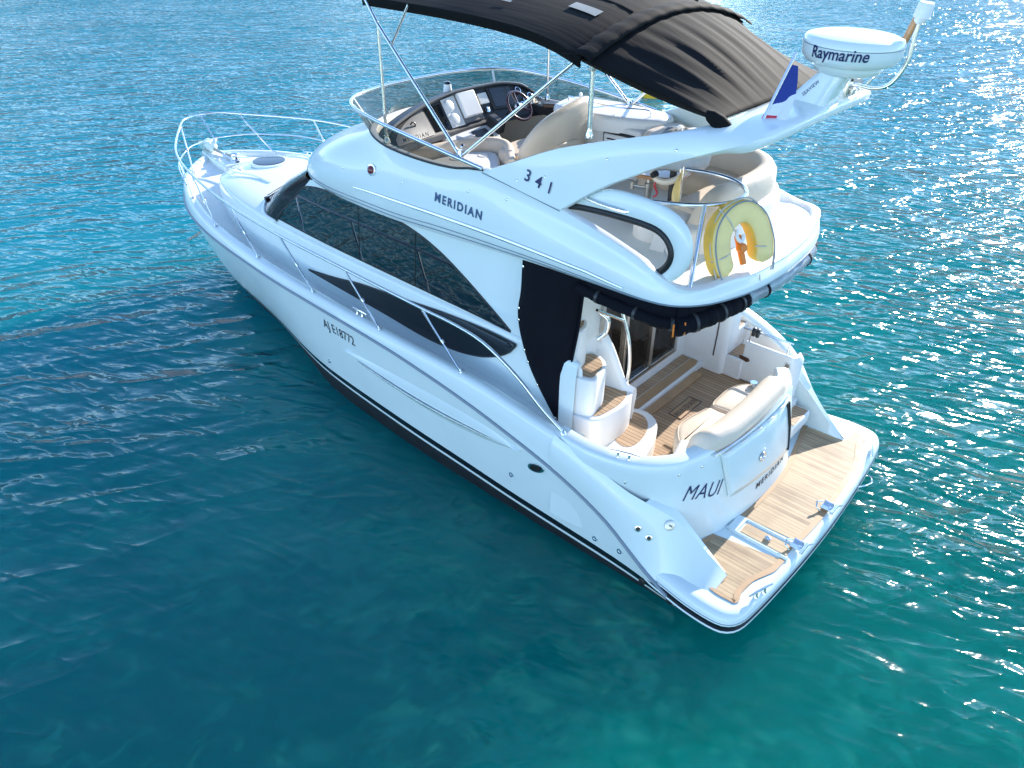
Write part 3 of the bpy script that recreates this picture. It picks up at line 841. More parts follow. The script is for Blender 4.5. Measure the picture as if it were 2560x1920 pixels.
# make the offset point into the cockpit (towards +X from the transom)
if ofs[50].x < 0: ofs = [-o for o in ofs]
def rimoff(d, z): return [p+o*d+Vector((0, 0, z-p.z)) for p, o in zip(rim, ofs)]
body = B()
mid1 = [r_.lerp(b_, .45)+o*(-.015) for r_, b_, o in zip(rim, bas, ofs)]
mid0 = [r_.lerp(b_, .12)+o*(-.012) for r_, b_, o in zip(rim, bas, ofs)]
liner_d = .16
body.grid([bas, mid1, mid0, rimoff(.0, 1.405), rimoff(.02, 1.425), rimoff(liner_d-.02, 1.425), rimoff(liner_d, 1.40), rimoff(liner_d+.02, .76)], rowm=[0, 0, 0, 0, 0, 1, 1])
# close the starboard end of the transom
body.poly([bas[-1], mid1[-1], mid0[-1], rim[-1], rimoff(liner_d, 1.425)[-1], rimoff(liner_d+.02, .76)[-1], rimoff(liner_d+.02, .41)[-1]], 0)
body_bvh = body.bvh()
for quarter in quarters: quarter_o = part(quarter, 'stern_quarter', 'gel', angle=55)
transom_o = part(body, 'transom', ['gel', 'liner'], angle=50)

# transom locker hatch: a panel standing a little proud of the transom, with its pull and gas strut
def on_transom(y, z, lift=0.0):
    loc, n, i, d = body_bvh.ray_cast(Vector((-.6, y, z)), Vector((1, 0, 0)), 4)
    if loc is None: loc = Vector((.8, y, z))
    return Vector((loc.x-lift, y, z))
b = B(); rows = []
for i in range(21):
    u = i/20; row = []
    for j in range(9):
        v = j/8
        y = (.96-.02*v)*(1-u)+(-.36-.03*v)*u
        yb = .80*(1-u)+(-.40)*u
        z = .80-.12*math.sin(math.pi*u)*0+(1.33-.80)*v
        z = (.80-.10*u)+((1.35)-(.80-.10*u))*v
        yy = y*v+yb*(1-v)
        e = min(u, 1-u, v, 1-v)
        row.append(on_transom(yy, z, .012 if e < .01 else .022))
    rows.append(row)
b.grid(rows)
hatch_o = part(b, 'locker_hatch', 'gel', solid=.02, angle=60)
b = B(); b.tube([r_[0]-Vector((.004, 0, 0)) for r_ in rows], .010, 6); part(b, 'hatch_edge', 'gel', parent=hatch_o)
b = B(); b.tube([p-Vector((.004, 0, 0)) for p in rows[0]], .012, 6); part(b, 'hatch_edge', 'gel', parent=hatch_o)
c0 = on_transom(.30, 1.02, .05)
b = B(); b.lathe([(.055, 0), (.052, .012), (.03, .014), (.026, .006)], c0, axis=(-1, 0, .1), n=24); part(b, 'hatch_latch', 'steel', parent=hatch_o)
for k, dy in enumerate((0, .05)):
    b = B()
    b.tube([on_transom(-.26-dy, 1.33, .05), on_transom(-.33-dy*.5, 1.05, .05), on_transom(-.37, .72, .04)], .011, 8)
    part(b, 'rubber_strap', 'rubber', parent=hatch_o)
b = B(); b.tube(cr([on_transom(1.06-1.36*i/12, 1.385-.0*i, .035) for i in range(13)], 30), .014, 8)
part(b, 'transom_handrail', 'steel', parent=transom_o)
for i, yy in enumerate((.86, .62, .36, .12, -.12)):
    b = B(); p = on_transom(yy, 1.345, .03); b.box(p, (.03, .10, .025), Matrix.Rotation(math.radians(-8), 3, 'Z')); part(b, 'hatch_hinge', 'liner', parent=transom_o, bevel=.006)
# names on the transom
sub_lettering('MAUI', (.93, 1.385, .985), (-.22, -1, -.22), (0, 0, 1), .165, 'ink', transom_o, bvh=body_bvh, fit=.475, shear=.28, bold=-.004, space=1.05)
sub_lettering('MERIDIAN', (.78, .30, .60), (-.06, -1, 0), (0, 0, 1), .062, 'inkblack', transom_o, bvh=body_bvh, fit=.64, shear=.15, bold=.018, space=1.3)

# quarter fittings
def fit_on(rows_, u, v):
    i = min(len(rows_)-2, int(u*(len(rows_)-1))); j = min(len(rows_[0])-2, int(v*(len(rows_[0])-1)))
    a, b_, c_ = rows_[i][j], rows_[i+1][j], rows_[i][j+1]
    n = (b_-a).cross(c_-a).normalized()
    if n.y < 0: n = -n
    return a, n
QR = quarter_rows(1)
def q_at(px, py):
    """point of the port quarter nearest the given X and fraction"""
    return fit_on(QR, (px-.47)/(2.2-.47), py)
for X, f_, nm, r_, mt in ((1.27, .52, 'quarter_socket', .022, 'rubber'), (1.14, .62, 'quarter_socket', .022, 'rubber')):
    c_, n_ = q_at(X, f_)
    b = B(); b.lathe([(r_+.012, 0), (r_+.01, .01), (r_, .012)], c_, axis=n_, n=20); b.lathe([(r_-.002, .0125), (r_*.45, .0135)], c_, axis=n_, n=16, m=1)
    part(b, nm, ['steel', 'rubber'])
c_, n_ = q_at(1.03, .90)
b = B(); b.lathe([(.052, 0), (.050, .010), (.035, .014), (.012, .012)], c_, axis=n_, n=24); b.box(c_+n_*.015, (.05, .01, .012)); part(b, 'fuel_filler', 'satin')
def on_hull(X, z): return Vector((X, hull_y(X, z), z)), Vector((0.05, 1, .15)).normalized()
c_, n_ = Vector((2.38, hull_y(2.38, .93)+.01, .93)), Vector((0, 1, .2)).normalized()
b = B()
el = [c_+Vector((math.cos(a)*.105, 0, math.sin(a)*.055-.03*math.cos(a))) for a in np.linspace(0, 2*math.pi, 25)[:-1]]
b.prism(el, n_*.012)
eo = part(b, 'engine_vent', 'steel', bevel=.003)
b = B(); b.prism([c_+n_*.0125+(p-c_)*.72 for p in el], n_*.004); part(b, 'vent_grille', 'rubber', parent=eo)
for X, z in ((2.75, .60), (1.38, .42), (5.95, .62), (1.68, .37)):
    b = B(); c_, n_ = on_hull(X, z); b.lathe([(.03, 0), (.028, .012), (.016, .013), (.014, .004)], c_, axis=n_, n=16); part(b, 'drain_outlet', 'steel')
for X in (1.12, .80):
    b = B(); c_, n_ = on_hull(X, .16); c_.y += .004; b.lathe([(.04, 0), (.036, .014), (.02, .018)], c_, axis=n_, n=18); part(b, 'exhaust_flap', 'rubber')
cleat('stern_cleat', (1.52, 1.68, 1.425), (1, .35, 0), L=.30)
for i, (X, Y, Z) in enumerate([(1.45, 1.72, 1.20), (1.10, 1.40, 1.30), (1.02, 1.14, 1.30), (1.72, 1.80, 1.16)]):
    loc, n_, idx, dd = body_bvh.ray_cast(Vector((X-.6, Y+.7, Z+.1)), Vector((.6, -.7, -.1)).normalized(), 3)
    if loc is None: continue
    b = B(); b.lathe([(.012, 0), (.011, .006), (.005, .008)], loc, axis=-Vector((.6, -.7, -.1)), n=10); part(b, 'snap_stud', 'steel', parent=transom_o)

# swim platform
PO = [(1.55, 1.50), (1.30, 1.66), (1.08, 1.765), (.85, 1.81), (.60, 1.845), (.35, 1.845), (.22, 1.80), (.14, 1.68), (.105, 1.45), (.075, 1.06), (.05, .55), (.04, 0)]
po = [Vector((x, y, 0)) for x, y in PO] + [Vector((x, -y, 0)) for x, y in reversed(PO[:-1])]
po = cr(po, 110)
def inset(loop, d):
    out = []
    for i, p in enumerate(loop):
        a, c_ = loop[max(0, i-1)], loop[min(len(loop)-1, i+1)]
        t = (c_-a).normalized(); n_ = Vector((-t.y, t.x, 0))
        if n_.dot(Vector((.6, 0, 0))-p) < 0: n_ = -n_
        out.append(p+n_*d)
    return out
def lev(loop, z): return [Vector((p.x, p.y, z)) for p in loop]
plat = B()
plat.grid([lev(inset(po, .30), .10), lev(inset(po, .10), .19), lev(inset(po, .012), .212), lev(inset(po, .0), .222), lev(inset(po, .002), .244), lev(inset(po, .016), .252), lev(inset(po, .016), .300), lev(inset(po, .002), .308), lev(inset(po, .003), .322), lev(inset(po, .007), .330), lev(inset(po, .012), .360), lev(inset(po, .03), .394), lev(inset(po, .065), .413), lev(inset(po, .11), .416)],
          rowm=[1, 1, 0, 0, 1, 1, 0, 0, 2, 0, 0, 0, 0])
top = lev(inset(po, .11), .416)
plat.poly(top)
plat_o = part(plat, 'swim_platform', ['gel', 'bootblack', 'groove'], angle=50)
# teak laid on it: the outline follows the transom, the wings and the cut-outs for the cleats
TP = [(.83, .98), (.87, 1.12), (.90, 1.28), (.62, 1.33), (.50, 1.36), (.455, 1.42), (.48, 1.50), (.57, 1.60), (.44, 1.63), (.27, 1.62), (.245, 1.57), (.275, 1.47), (.26, 1.28), (.20, 1.12), (.165, 1.02), (.15, .84)]
TP2 = [(.76, .56), (.74, .30), (.735, 0), (.745, -.35), (.79, -.65), (.86, -1.0), (.93, -1.30), (.93, -1.33), (.45, -1.36), (.42, -1.60), (.27, -1.58), (.28, -1.42), (.21, -1.20), (.165, -1.0), (.135, -.55), (.12, 0), (.13, .30), (.145, .52)]
b = B(); b.poly([(x, y, .421) for x, y in TP]); tk = part(b, 'teak_decking', 'teakplat', smooth=False)
b = B(); b.poly([(x, y, .421) for x, y in TP2]); part(b, 'teak_decking', 'teakplat', smooth=False)
def margin(pts, wdt, z=.4255, name='teak_margin', parent=None, side=1):
    P = cr([(x, y, z) for x, y in pts], 40); b = B(); rows = []
    for i, p in enumerate(P):
        t = (P[min(i+1, 39)]-P[max(i-1, 0)]).normalized(); n_ = Vector((-t.y, t.x, 0))*side
        rows.append([p, p+n_*wdt])
    b.grid(rows); o = part(b, name, 'teakmargin', parent=parent, fixn=False, smooth=False)
    return o
margin([(.83, .98), (.87, 1.12), (.90, 1.28)], .05, parent=tk, side=1)
margin([(.62, 1.33), (.50, 1.36), (.455, 1.42), (.48, 1.50), (.57, 1.60)], .055, parent=tk, side=-1)
margin([(.27, 1.62), (.245, 1.57), (.275, 1.47), (.26, 1.28), (.20, 1.12), (.165, 1.02), (.15, .84)], .055, parent=tk, side=1)
margin([(.76, .56), (.735, 0.1), (.745, -.35), (.79, -.65), (.86, -1.0), (.93, -1.33)], .055, parent=tk, side=-1)
margin([(.27, -1.58), (.28, -1.42), (.21, -1.20), (.165, -1.0), (.135, -.55), (.12, 0), (.13, .30), (.145, .52)], .055, parent=tk, side=-1)
margin([(.57, 1.60), (.44, 1.63), (.27, 1.62)], .04, parent=tk, side=1)
# ladder well with its bright edges
b = B(); b.box((.44, .70, .4175), (.56, .22, .006)); lw = part(b, 'ladder_well', 'gel')
for yy in (.585, .815):
    b = B(); b.tube([(.74, yy, .424), (.14, yy, .424)], .016, 8); part(b, 'well_edge', 'gel', parent=lw)
b = B(); b.box((.41, .70, .4235), (.48, .15, .006)); part(b, 'well_lid', 'teakplat', parent=lw)
b = B(); b.box((.72, .70, .432), (.10, .24, .02)); part(b, 'well_end', 'gel', parent=lw, bevel=.008)
b = B(); b.lathe([(.034, 0), (.032, .022), (.02, .026), (.016, .015)], (.40, .70, .427), n=20); part(b, 'lift_ring', 'steel', parent=lw)
# snap brackets for the tender
for yy in (.62, -.10):
    b = B()
    x0 = .135
    b.box((x0, yy, .455), (.13, .09, .012)); b.box((x0+.01, yy-.05, .47), (.10, .012, .05)); b.box((x0-.06, yy, .47), (.03, .16, .03))
    b.tube([(x0+.05, yy+.07, .43), (x0+.09, yy+.08, .47), (x0+.11, yy+.03, .50), (x0+.07, yy-.02, .49)], .010, 8)
    b.tube([(x0-.06, yy-.07, .46), (x0-.10, yy-.12, .47)], .009, 8)
    b.lathe([(.018, 0), (.016, .012)], (x0-.02, yy, .461), n=10)
    part(b, 'tender_bracket', 'steel', bevel=.004)
cleat('platform_cleat', (.15, 1.36, .418), (.32, 1, 0), L=.30, h=.045)
cleat('platform_cleat', (.14, -1.36, .418), (-.32, 1, 0), L=.26, h=.045)
b = B(); b.tube(cr([(.05, -.78, .34), (.0, -.82, .36), (-.03, -.95, .33), (.0, -1.06, .30), (.05, -1.10, .30)], 20), .009, 8); part(b, 'grab_handle', 'steel')

# ================================================================== cockpit
SZ = .775
b = B(); b.poly([(x, y, SZ) for x, y in ((2.52, 1.25), (1.75, 1.55), (1.35, 1.45), (1.14, 1.2), (1.05, .9), (1.03, 0), (1.08, -.62), (1.15, -.74), (1.17, -1.16), (2.52, -1.16))])
sole = part(b, 'cockpit_sole', 'teakcock', smooth=False)
margin([(2.20, -1.14), (1.7, -1.14), (1.2, -1.14)], .03, z=SZ+.004, parent=sole, side=1)
b = B(); b.box((1.92, -.22, SZ+.003), (.16, .46, .006)); pl = part(b, 'name_plate', 'teakmargin', parent=sole, bevel=.002)
b = B()
for a0, a1 in (((1.842, .005), (1.842, -.445)), ((1.998, .005), (1.998, -.445)), ((1.842, .005), (1.998, .005)), ((1.842, -.445), (1.998, -.445))):
    b.tube([(a0[0], a0[1], SZ+.007), (a1[0], a1[1], SZ+.007)], .004, 6)
part(b, 'plate_outline', 'inkblack', parent=sole)
sub_lettering('MERIDIAN', (1.885, -.025, SZ+.006), (0, -1, 0), (1, 0, 0), .07, 'inkblack', sole, fit=.40, space=1.35, lift=.003)
b = B(); b.lathe([(.042, 0), (.04, .006), (.02, .007)], (2.13, .20, SZ+.001), n=20); part(b, 'sole_drain', 'satin', parent=sole)
# doorstep in two levels
b = B(); b.box((2.36, -.10, SZ+.045), (.28, 2.05, .09)); st = part(b, 'door_step', 'liner', bevel=.012)
b = B(); b.poly([(x, y, SZ+.094) for x, y in ((2.49, .9), (2.37, .9), (2.37, -1.08), (2.49, -1.08))]); part(b, 'step_teak', 'teakcross', parent=st, smooth=False)
b = B(); b.poly([(x, y, SZ+.096) for x, y in ((2.36, .9), (2.24, .9), (2.24, -.98), (2.27, -1.08), (2.36, -1.08))]); part(b, 'step_teak', 'teakmargin', parent=st, smooth=False)
b = B(); b.box((2.165, .02, SZ+.02), (.10, 1.9, .04)); part(b, 'lower_step', 'teakmargin', parent=st, bevel=.006)
# aft bulkhead of the saloon, sliding door
b = B()
for (y0, y1, z0, z1) in ((-1.45, -.86, .7, 2.8), (.78, 1.33, .7, 2.8), (-.86, .78, .7, 1.02), (-.86, .78, 2.56, 2.8)):
    b.box((2.53, (y0+y1)/2, (z0+z1)/2), (.06, y1-y0, z1-z0))
bulk = part(b, 'saloon_bulkhead', 'liner')
door = B()
for (y0, y1, z0, z1) in ((-.86, .78, 1.02, 1.06), (-.86, .78, 2.52, 2.56), (-.86, -.80, 1.06, 2.52), (.73, .78, 1.06, 2.52), (-.30, -.235, 1.06, 2.52), (-.80, .73, 1.06, 1.085), (.27, .31, 1.085, 2.52)):
    door.box((2.49, (y0+y1)/2, (z0+z1)/2), (.045, y1-y0, z1-z0))
door_o = part(door, 'sliding_door', 'satin', bevel=.004)
for y0, y1, x in ((-.80, -.30, 2.50), (-.235, .27, 2.51), (.31, .73, 2.505)):
    b = B(); b.add([(x, y0, 1.085), (x, y1, 1.085), (x, y1, 2.52), (x, y0, 2.52)], [(0, 1, 2, 3)]); part(b, 'door_pane', 'doorglass', parent=door_o, smooth=False)
# what one sees of the saloon through the door
b = B(); b.poly([(2.57, -1.25, 1.0), (5.2, -1.2, 1.0), (5.2, 1.2, 1.0), (2.57, 1.25, 1.0)]); part(b, 'saloon_floor', 'teakfloor', smooth=False)
b = B(); b.box((3.6, -.95, 1.25), (1.3, .5, .5)); part(b, 'saloon_settee', 'cream', bevel=.05, seg=3)
b = B(); b.box((4.3, .75, 1.45), (1.0, .7, .9)); part(b, 'saloon_cabinet', 'walnut', bevel=.01)
for y0 in (-.70, .36):
    b = B(); rows = []
    for i in range(25):
        y = y0+.20*i/24; x = 2.62+.018*math.sin(i*1.6)
        rows.append([(x, y, 1.1), (x, y, 2.5)])
    b.grid(rows); part(b, 'door_curtain', 'curtain')
# starboard cockpit side: house wing with a locker door, steps up to the side deck, gate
b = B()
wl = [(2.53, -1.12), (2.05, -1.12), (1.98, -1.14), (1.95, -1.20), (1.95, -1.36)]
wl = cr([(x, y, 0) for x, y in wl], 24)
b.grid([lev(wl, .74), lev(wl, 1.05), lev(wl, 1.5), lev(wl, 1.72), [Vector((p.x+.02, p.y-.04, 1.75)) for p in wl], [Vector((max(p.x, 2.1)+.05, -1.42, 1.75)) for p in wl]])
wing_o = part(b, 'side_wall', 'liner', angle=60)
b = B()
ld = [(2.46, 1.02), (2.42, .98), (2.16, .98), (2.12, 1.03), (2.12, 1.60), (2.17, 1.66), (2.40, 1.66), (2.46, 1.61)]
b.prism([(x, -1.121, z) for x, z in ld], (0, .014, 0)); part(b, 'locker_door', 'liner', parent=wing_o, bevel=.008)
b = B(); b.tube(cr([(2.105, -1.116, 1.0), (2.098, -1.113, 1.4), (2.115, -1.116, 1.62)], 20), .008, 6); part(b, 'door_seal', 'rubber', parent=wing_o)
b = B(); b.grid([[(1.95, -1.18, .76), (1.95, -1.62, .76)], [(1.95, -1.18, 1.30), (1.95, -1.62, 1.30)]]); part(b, 'step_riser', 'liner', parent=wing_o, smooth=False)
b = B(); b.box((1.86, -1.38, .90), (.22, .44, .30)); b.box((2.12, -1.42, 1.04), (.34, .40, .56)); so = part(b, 'side_steps', 'liner', bevel=.02, seg=3)
b = B(); b.poly([(x, y, 1.056) for x, y in ((1.95, -1.18), (1.77, -1.20), (1.77, -1.50), (1.94, -1.52))]); part(b, 'step_tread', 'teakcock', parent=so, smooth=False)
b = B(); b.poly([(x, y, 1.326) for x, y in ((2.27, -1.24), (1.97, -1.24), (1.97, -1.58), (2.27, -1.6))]); part(b, 'step_tread', 'teakcock', parent=so, smooth=False)
gate = B(); gate.box((1.485, -1.20, 1.045), (.57, .05, .52)); go = part(gate, 'transom_gate', 'liner', bevel=.018, seg=3)
b = B(); b.prism([(1.80, -1.17, 1.07), (1.70, -1.17, 1.05), (1.665, -1.17, 1.075), (1.68, -1.17, 1.105), (1.80, -1.17, 1.115)], (0, .012, 0)); part(b, 'gate_latch', 'walnut', parent=go, bevel=.004)
b = B(); b.box((1.225, -1.175, 1.19), (.05, .03, .07)); part(b, 'gate_hinge', 'satin', parent=go, bevel=.004)
b = B(); b.tube([(1.83, -1.2, 1.455), (1.22, -1.2, 1.47)], .012, 8); b.tube([(1.73, -1.2, 1.30), (1.73, -1.2, 1.456)], .011, 8); b.tube([(1.265, -1.2, 1.30), (1.265, -1.2, 1.468)], .011, 8); part(b, 'gate_rail', 'steel', parent=go)
for k in (0, .05):
    b = B(); b.lathe([(.05, -.018), (.055, -.01), (.055, .01), (.05, .018)], (1.70-k, -1.2, 1.445), axis=(1, .2, 0), n=18); part(b, 'rail_fender_clip', 'rubber', parent=go)
# rounded end of the starboard coaming beside the gate
b = B(); rows = []
for i in range(11):
    a = math.pi*i/10
    rows.append([Vector((1.20-.075*math.sin(a)*1.1, -1.32+.13*math.cos(a), z)) for z in (.42, .8, 1.22)]+[Vector((1.20-.04*math.sin(a), -1.32+.09*math.cos(a), 1.28))])
b.grid(rows); b.poly([r_[-1] for r_ in rows]); part(b, 'coaming_end', 'liner')
b = B(); b.grid([[(1.20, -1.45, .42), (1.2, -1.20, .42)], [(1.20, -1.45, 1.22), (1.2, -1.20, 1.22)]]); b.grid([[(2.2, -1.62, .70), (1.2, -1.45, .7)], [(2.2, -1.64, 1.40), (1.2, -1.47, 1.10)]]); part(b, 'cockpit_liner', 'liner', smooth=False)
# step between gate and platform
b = B(); b.box((.98, -1.06, .60), (.20, .46, .16)); so = part(b, 'boarding_step', 'liner', bevel=.02)
b = B(); b.poly([(x, y, .684) for x, y in ((1.06, -.86), (.90, -.86), (.90, -1.26), (1.06, -1.26))]); part(b, 'step_tread', 'teakcock', parent=so, smooth=False)
b = B(); b.box((1.12, -1.0, .58), (.12, .55, .38)); part(b, 'gate_threshold', 'liner', parent=so)

# aft bench: two cream seat pads against a long curved backrest
seat = empty('aft_bench'); seat.parent = yacht; seat.matrix_parent_inverse = _parent_inv
b = B()
s1 = cr([(1.30, .70, 0), (1.38, .84, 0), (1.47, .80, 0), (1.585, .62, 0), (1.60, .45, 0), (1.56, .20, 0), (1.52, .055, 0), (1.40, .05, 0), (1.20, .05, 0), (1.14, .30, 0), (1.18, .66, 0)], 44, closed=True)
b.puff(lev(s1, .95), (0, 0, 1), .20, .07); part(b, 'seat_cushion', 'cream', parent=seat, angle=60)
b = B()
s2 = cr([(1.52, .035, 0), (1.55, -.20, 0), (1.54, -.42, 0), (1.46, -.60, 0), (1.36, -.66, 0), (1.25, -.66, 0), (1.17, -.40, 0), (1.14, -.1, 0), (1.18, .035, 0), (1.35, .035, 0)], 44, closed=True)
b.puff(lev(s2, .95), (0, 0, 1), .20, .07); part(b, 'seat_cushion', 'cream', parent=seat, angle=60)
b = B()
bl = [(1.40, .74), (1.50, .60), (1.52, .3), (1.47, 0), (1.48, -.3), (1.40, -.55), (1.20, -.62), (1.08, -.5), (1.05, 0), (1.1, .6), (1.2, .8)]
b.prism([(x, y, .77) for x, y in bl], (0, 0, .19)); part(b, 'seat_base', 'liner', parent=seat, bevel=.02)
b = B(); rows = []
prof = [(.30, 1.10), (.285, 1.30), (.25, 1.46), (.20, 1.525), (.12, 1.55), (.04, 1.535), (.005, 1.48), (.0, 1.36)]
yy = np.linspace(1.12, -.46, 40)
for i, y in enumerate(yy):
    u = i/39; e = min(1, min(u, 1-u)/.10); e = math.sqrt(max(.0, 1-(1-e)**2))
    xb = hermite([-.5, -.3, .2, .7, .95, 1.15], [.92, .89, .87, .885, .93, 1.03])(y)
    hgt = .25+.75*e
    hgt *= 1
    rows.append([Vector((xb+.02+d*(.35+.65*e), y+(0 if True else 0), 1.10+(z-1.10)*hgt)) for d, z in prof])
b.grid(rows); b.poly(rows[0]); b.poly(rows[-1]); part(b, 'backrest', 'cream', parent=seat, angle=70)
for lp_, nm_ in ((s1, 'a'), (s2, 'b')):
    cx_ = sum(p.x for p in lp_)/len(lp_); cy_ = sum(p.y for p in lp_)/len(lp_)
    b = B(); b.tube([Vector((cx_+(p.x-cx_)*.90, cy_+(p.y-cy_)*.90, 1.139)) for p in lp_], .006, 6, closed=True); part(b, 'seat_piping', 'cream', parent=seat)
b = B(); b.lathe([(.04, 0), (.045, .02), (.04, .05)], (1.35, -.60, 1.15), n=16); b.tube([(1.33, -.55, 1.15), (1.24, -.66, 1.27), (1.15, -.62, 1.2)], .016, 8); part(b, 'swivel_fitting', 'steel', parent=seat)
b = B()
cb = [(1.42, .80), (1.36, 1.05), (1.22, 1.12), (1.12, 1.05), (1.13, .80), (1.25, .74)]
b.prism([(x, y, .77) for x, y in cb], (0, 0, .43)); cbo = part(b, 'corner_locker', 'liner', bevel=.03, seg=3)
b = B(); b.lathe([(.05, 0), (.048, .012), (.036, .012), (.034, .004)], (1.21, .92, 1.198), n=20); part(b, 'cup_holder', 'satin', parent=cbo)

# moulded stairs to the flybridge on the port side
stairs = empty('flybridge_stairs'); stairs.parent = yacht; stairs.matrix_parent_inverse = _parent_inv
def tread(loop, z, hz, nm='stair_step', teak_=None):
    lp = cr([(x, y, 0) for x, y in loop], 40, closed=True)
    b = B(); b.puff(lev(lp, z-hz), (0, 0, 1), hz, .02)
    o = part(b, nm, 'liner', parent=stairs, angle=50)
    cen = sum(lp, Vector())/len(lp)
    b = B(); b.poly([Vector((cen.x+(p.x-cen.x)*.80, cen.y+(p.y-cen.y)*.80, z+.004)) for p in lp] if not teak_ else cr([(x, y, z+.004) for x, y in teak_], 40, closed=True))
    t = part(b, 'stair_tread', 'teakcock', parent=stairs, smooth=False)
    return o
tread([(2.25, .50), (2.08, .40), (1.88, .48), (1.74, .72), (1.66, .98), (1.62, 1.30), (1.75, 1.52), (2.1, 1.5), (2.35, 1.3), (2.35, .8)], 1.0, .24, teak_=[(2.18, .56), (2.06, .50), (1.93, .58), (1.84, .76), (1.82, .98), (1.90, 1.08), (2.1, 1.0), (2.2, .8)])
tread([(2.35, .60), (2.20, .60), (2.08, .70), (2.02, .90), (2.03, 1.16), (2.10, 1.37), (2.40, 1.36), (2.45, .9)], 1.38, .40)
tread([(2.50, .90), (2.34, .92), (2.22, 1.02), (2.17, 1.18), (2.16, 1.34), (2.40, 1.38), (2.55, 1.2)], 1.80, .44)
tread([(2.75, .95), (2.55, 1.0), (2.42, 1.10), (2.38, 1.28), (2.5, 1.36), (2.75, 1.3)], 2.22, .44)
# inner stringer, sweeping up from the second step
b = B()
e = cr([(2.08, .66, 1.41), (2.17, .70, 1.46), (2.27, .70, 1.63), (2.38, .71, 1.84), (2.50, .74, 2.01), (2.64, .80, 2.13), (2.70, .90, 2.3)], 30)
rows = []
for i, p in enumerate(e):
    low = Vector((p.x+.02, p.y+.06, max(.8, p.z-.75)))
    rows.append([low+Vector((0, -.07, 0)), p+Vector((0, -.04, -.1)), p+Vector((0, -.025, -.01)), p+Vector((0, .0, .008)), p+Vector((0, .03, -.01)), p+Vector((.0, .05, -.1)), low+Vector((0, .05, 0))])
b.grid(rows); part(b, 'stair_stringer', 'liner', parent=stairs, angle=60)
# outer wall of the stair well up to the flybridge
b = B()
wl_ = cr([(1.98, 1.42, 0), (2.12, 1.40, 0), (2.3, 1.36, 0), (2.55, 1.34, 0)], 16)
topz = hermite([1.98, 2.15, 2.22, 2.28, 2.45, 2.55], [1.02, 1.12, 1.35, 1.86, 2.05, 2.75])
b.grid([[Vector((p.x, p.y, 1.0)) for p in wl_], [Vector((p.x, p.y, (topz(p.x)+1.0)/2)) for p in wl_], [Vector((p.x, p.y, topz(p.x))) for p in wl_]])
part(b, 'stair_wall', 'liner', parent=stairs, solid=.03)
b = B(); b.tube(cr([(2.19, .66, 1.36), (2.19, .64, 1.62), (2.22, .64, 1.87), (2.27, .65, 2.06), (2.36, .68, 2.30), (2.5, .72, 2.6)], 40), .019, 10); part(b, 'stair_handrail', 'steel', parent=stairs)
b = B(); b.tube([(2.30, 1.14, 2.43), (2.29, .66, 2.12)], .015, 8); part(b, 'cross_bar', 'steel', parent=stairs)
b = B(); rows = []
b.tube(cr([(2.42, .92, 2.28), (2.36, .86, 2.2), (2.37, .86, 2.05), (2.42, .92, 1.98)], 16), .028, 10); part(b, 'door_pull', 'steel', parent=stairs)
# low locker lids by the coaming
b = B(); lp = cr([(2.12, 1.62, 0), (1.85, 1.58, 0), (1.62, 1.40, 0), (1.45, 1.2, 0), (1.55, 1.08, 0), (1.8, 1.2, 0), (2.1, 1.42, 0)], 36, closed=True)
b.puff(lev(lp, .78), (0, 0, 1), .20, .03); part(b, 'corner_seat', 'liner', angle=50)
# ================================================================== flybridge shell
FL = [((1.05, 0, 2.80), (1.10, 0, 2.965)), ((1.08, .5, 2.81), (1.13, .5, 2.97)), ((1.15, .85, 2.82), (1.20, .84, 2.985)), ((1.26, 1.15, 2.835), (1.29, 1.12, 2.972)),
      ((1.45, 1.37, 2.85), (1.43, 1.33, 3.02)), ((1.75, 1.455, 2.86), (1.72, 1.41, 3.185)), ((2.2, 1.47, 2.855), (2.13, 1.425, 3.315)), ((2.8, 1.47, 2.84), (2.60, 1.425, 3.42)),
      ((3.4, 1.47, 2.81), (3.35, 1.425, 3.56)), ((4.1, 1.47, 2.77), (3.88, 1.435, 3.49)), ((4.8, 1.45, 2.73), (4.38, 1.425, 3.47)), ((5.5, 1.41, 2.71), (4.92, 1.37, 3.48)),
      ((6.1, 1.335, 2.69), (5.32, 1.22, 3.50)), ((6.6, 1.19, 2.67), (5.58, 1.0, 3.50)), ((7.0, .94, 2.65), (5.76, .72, 3.50)), ((7.28, .55, 2.63), (5.86, .38, 3.50)), ((7.38, 0, 2.63), (5.89, 0, 3.50))]
NF = 100
lo_h = cr([a for a, b_ in FL], NF); hi_h = cr([b_ for a, b_ in FL], NF)
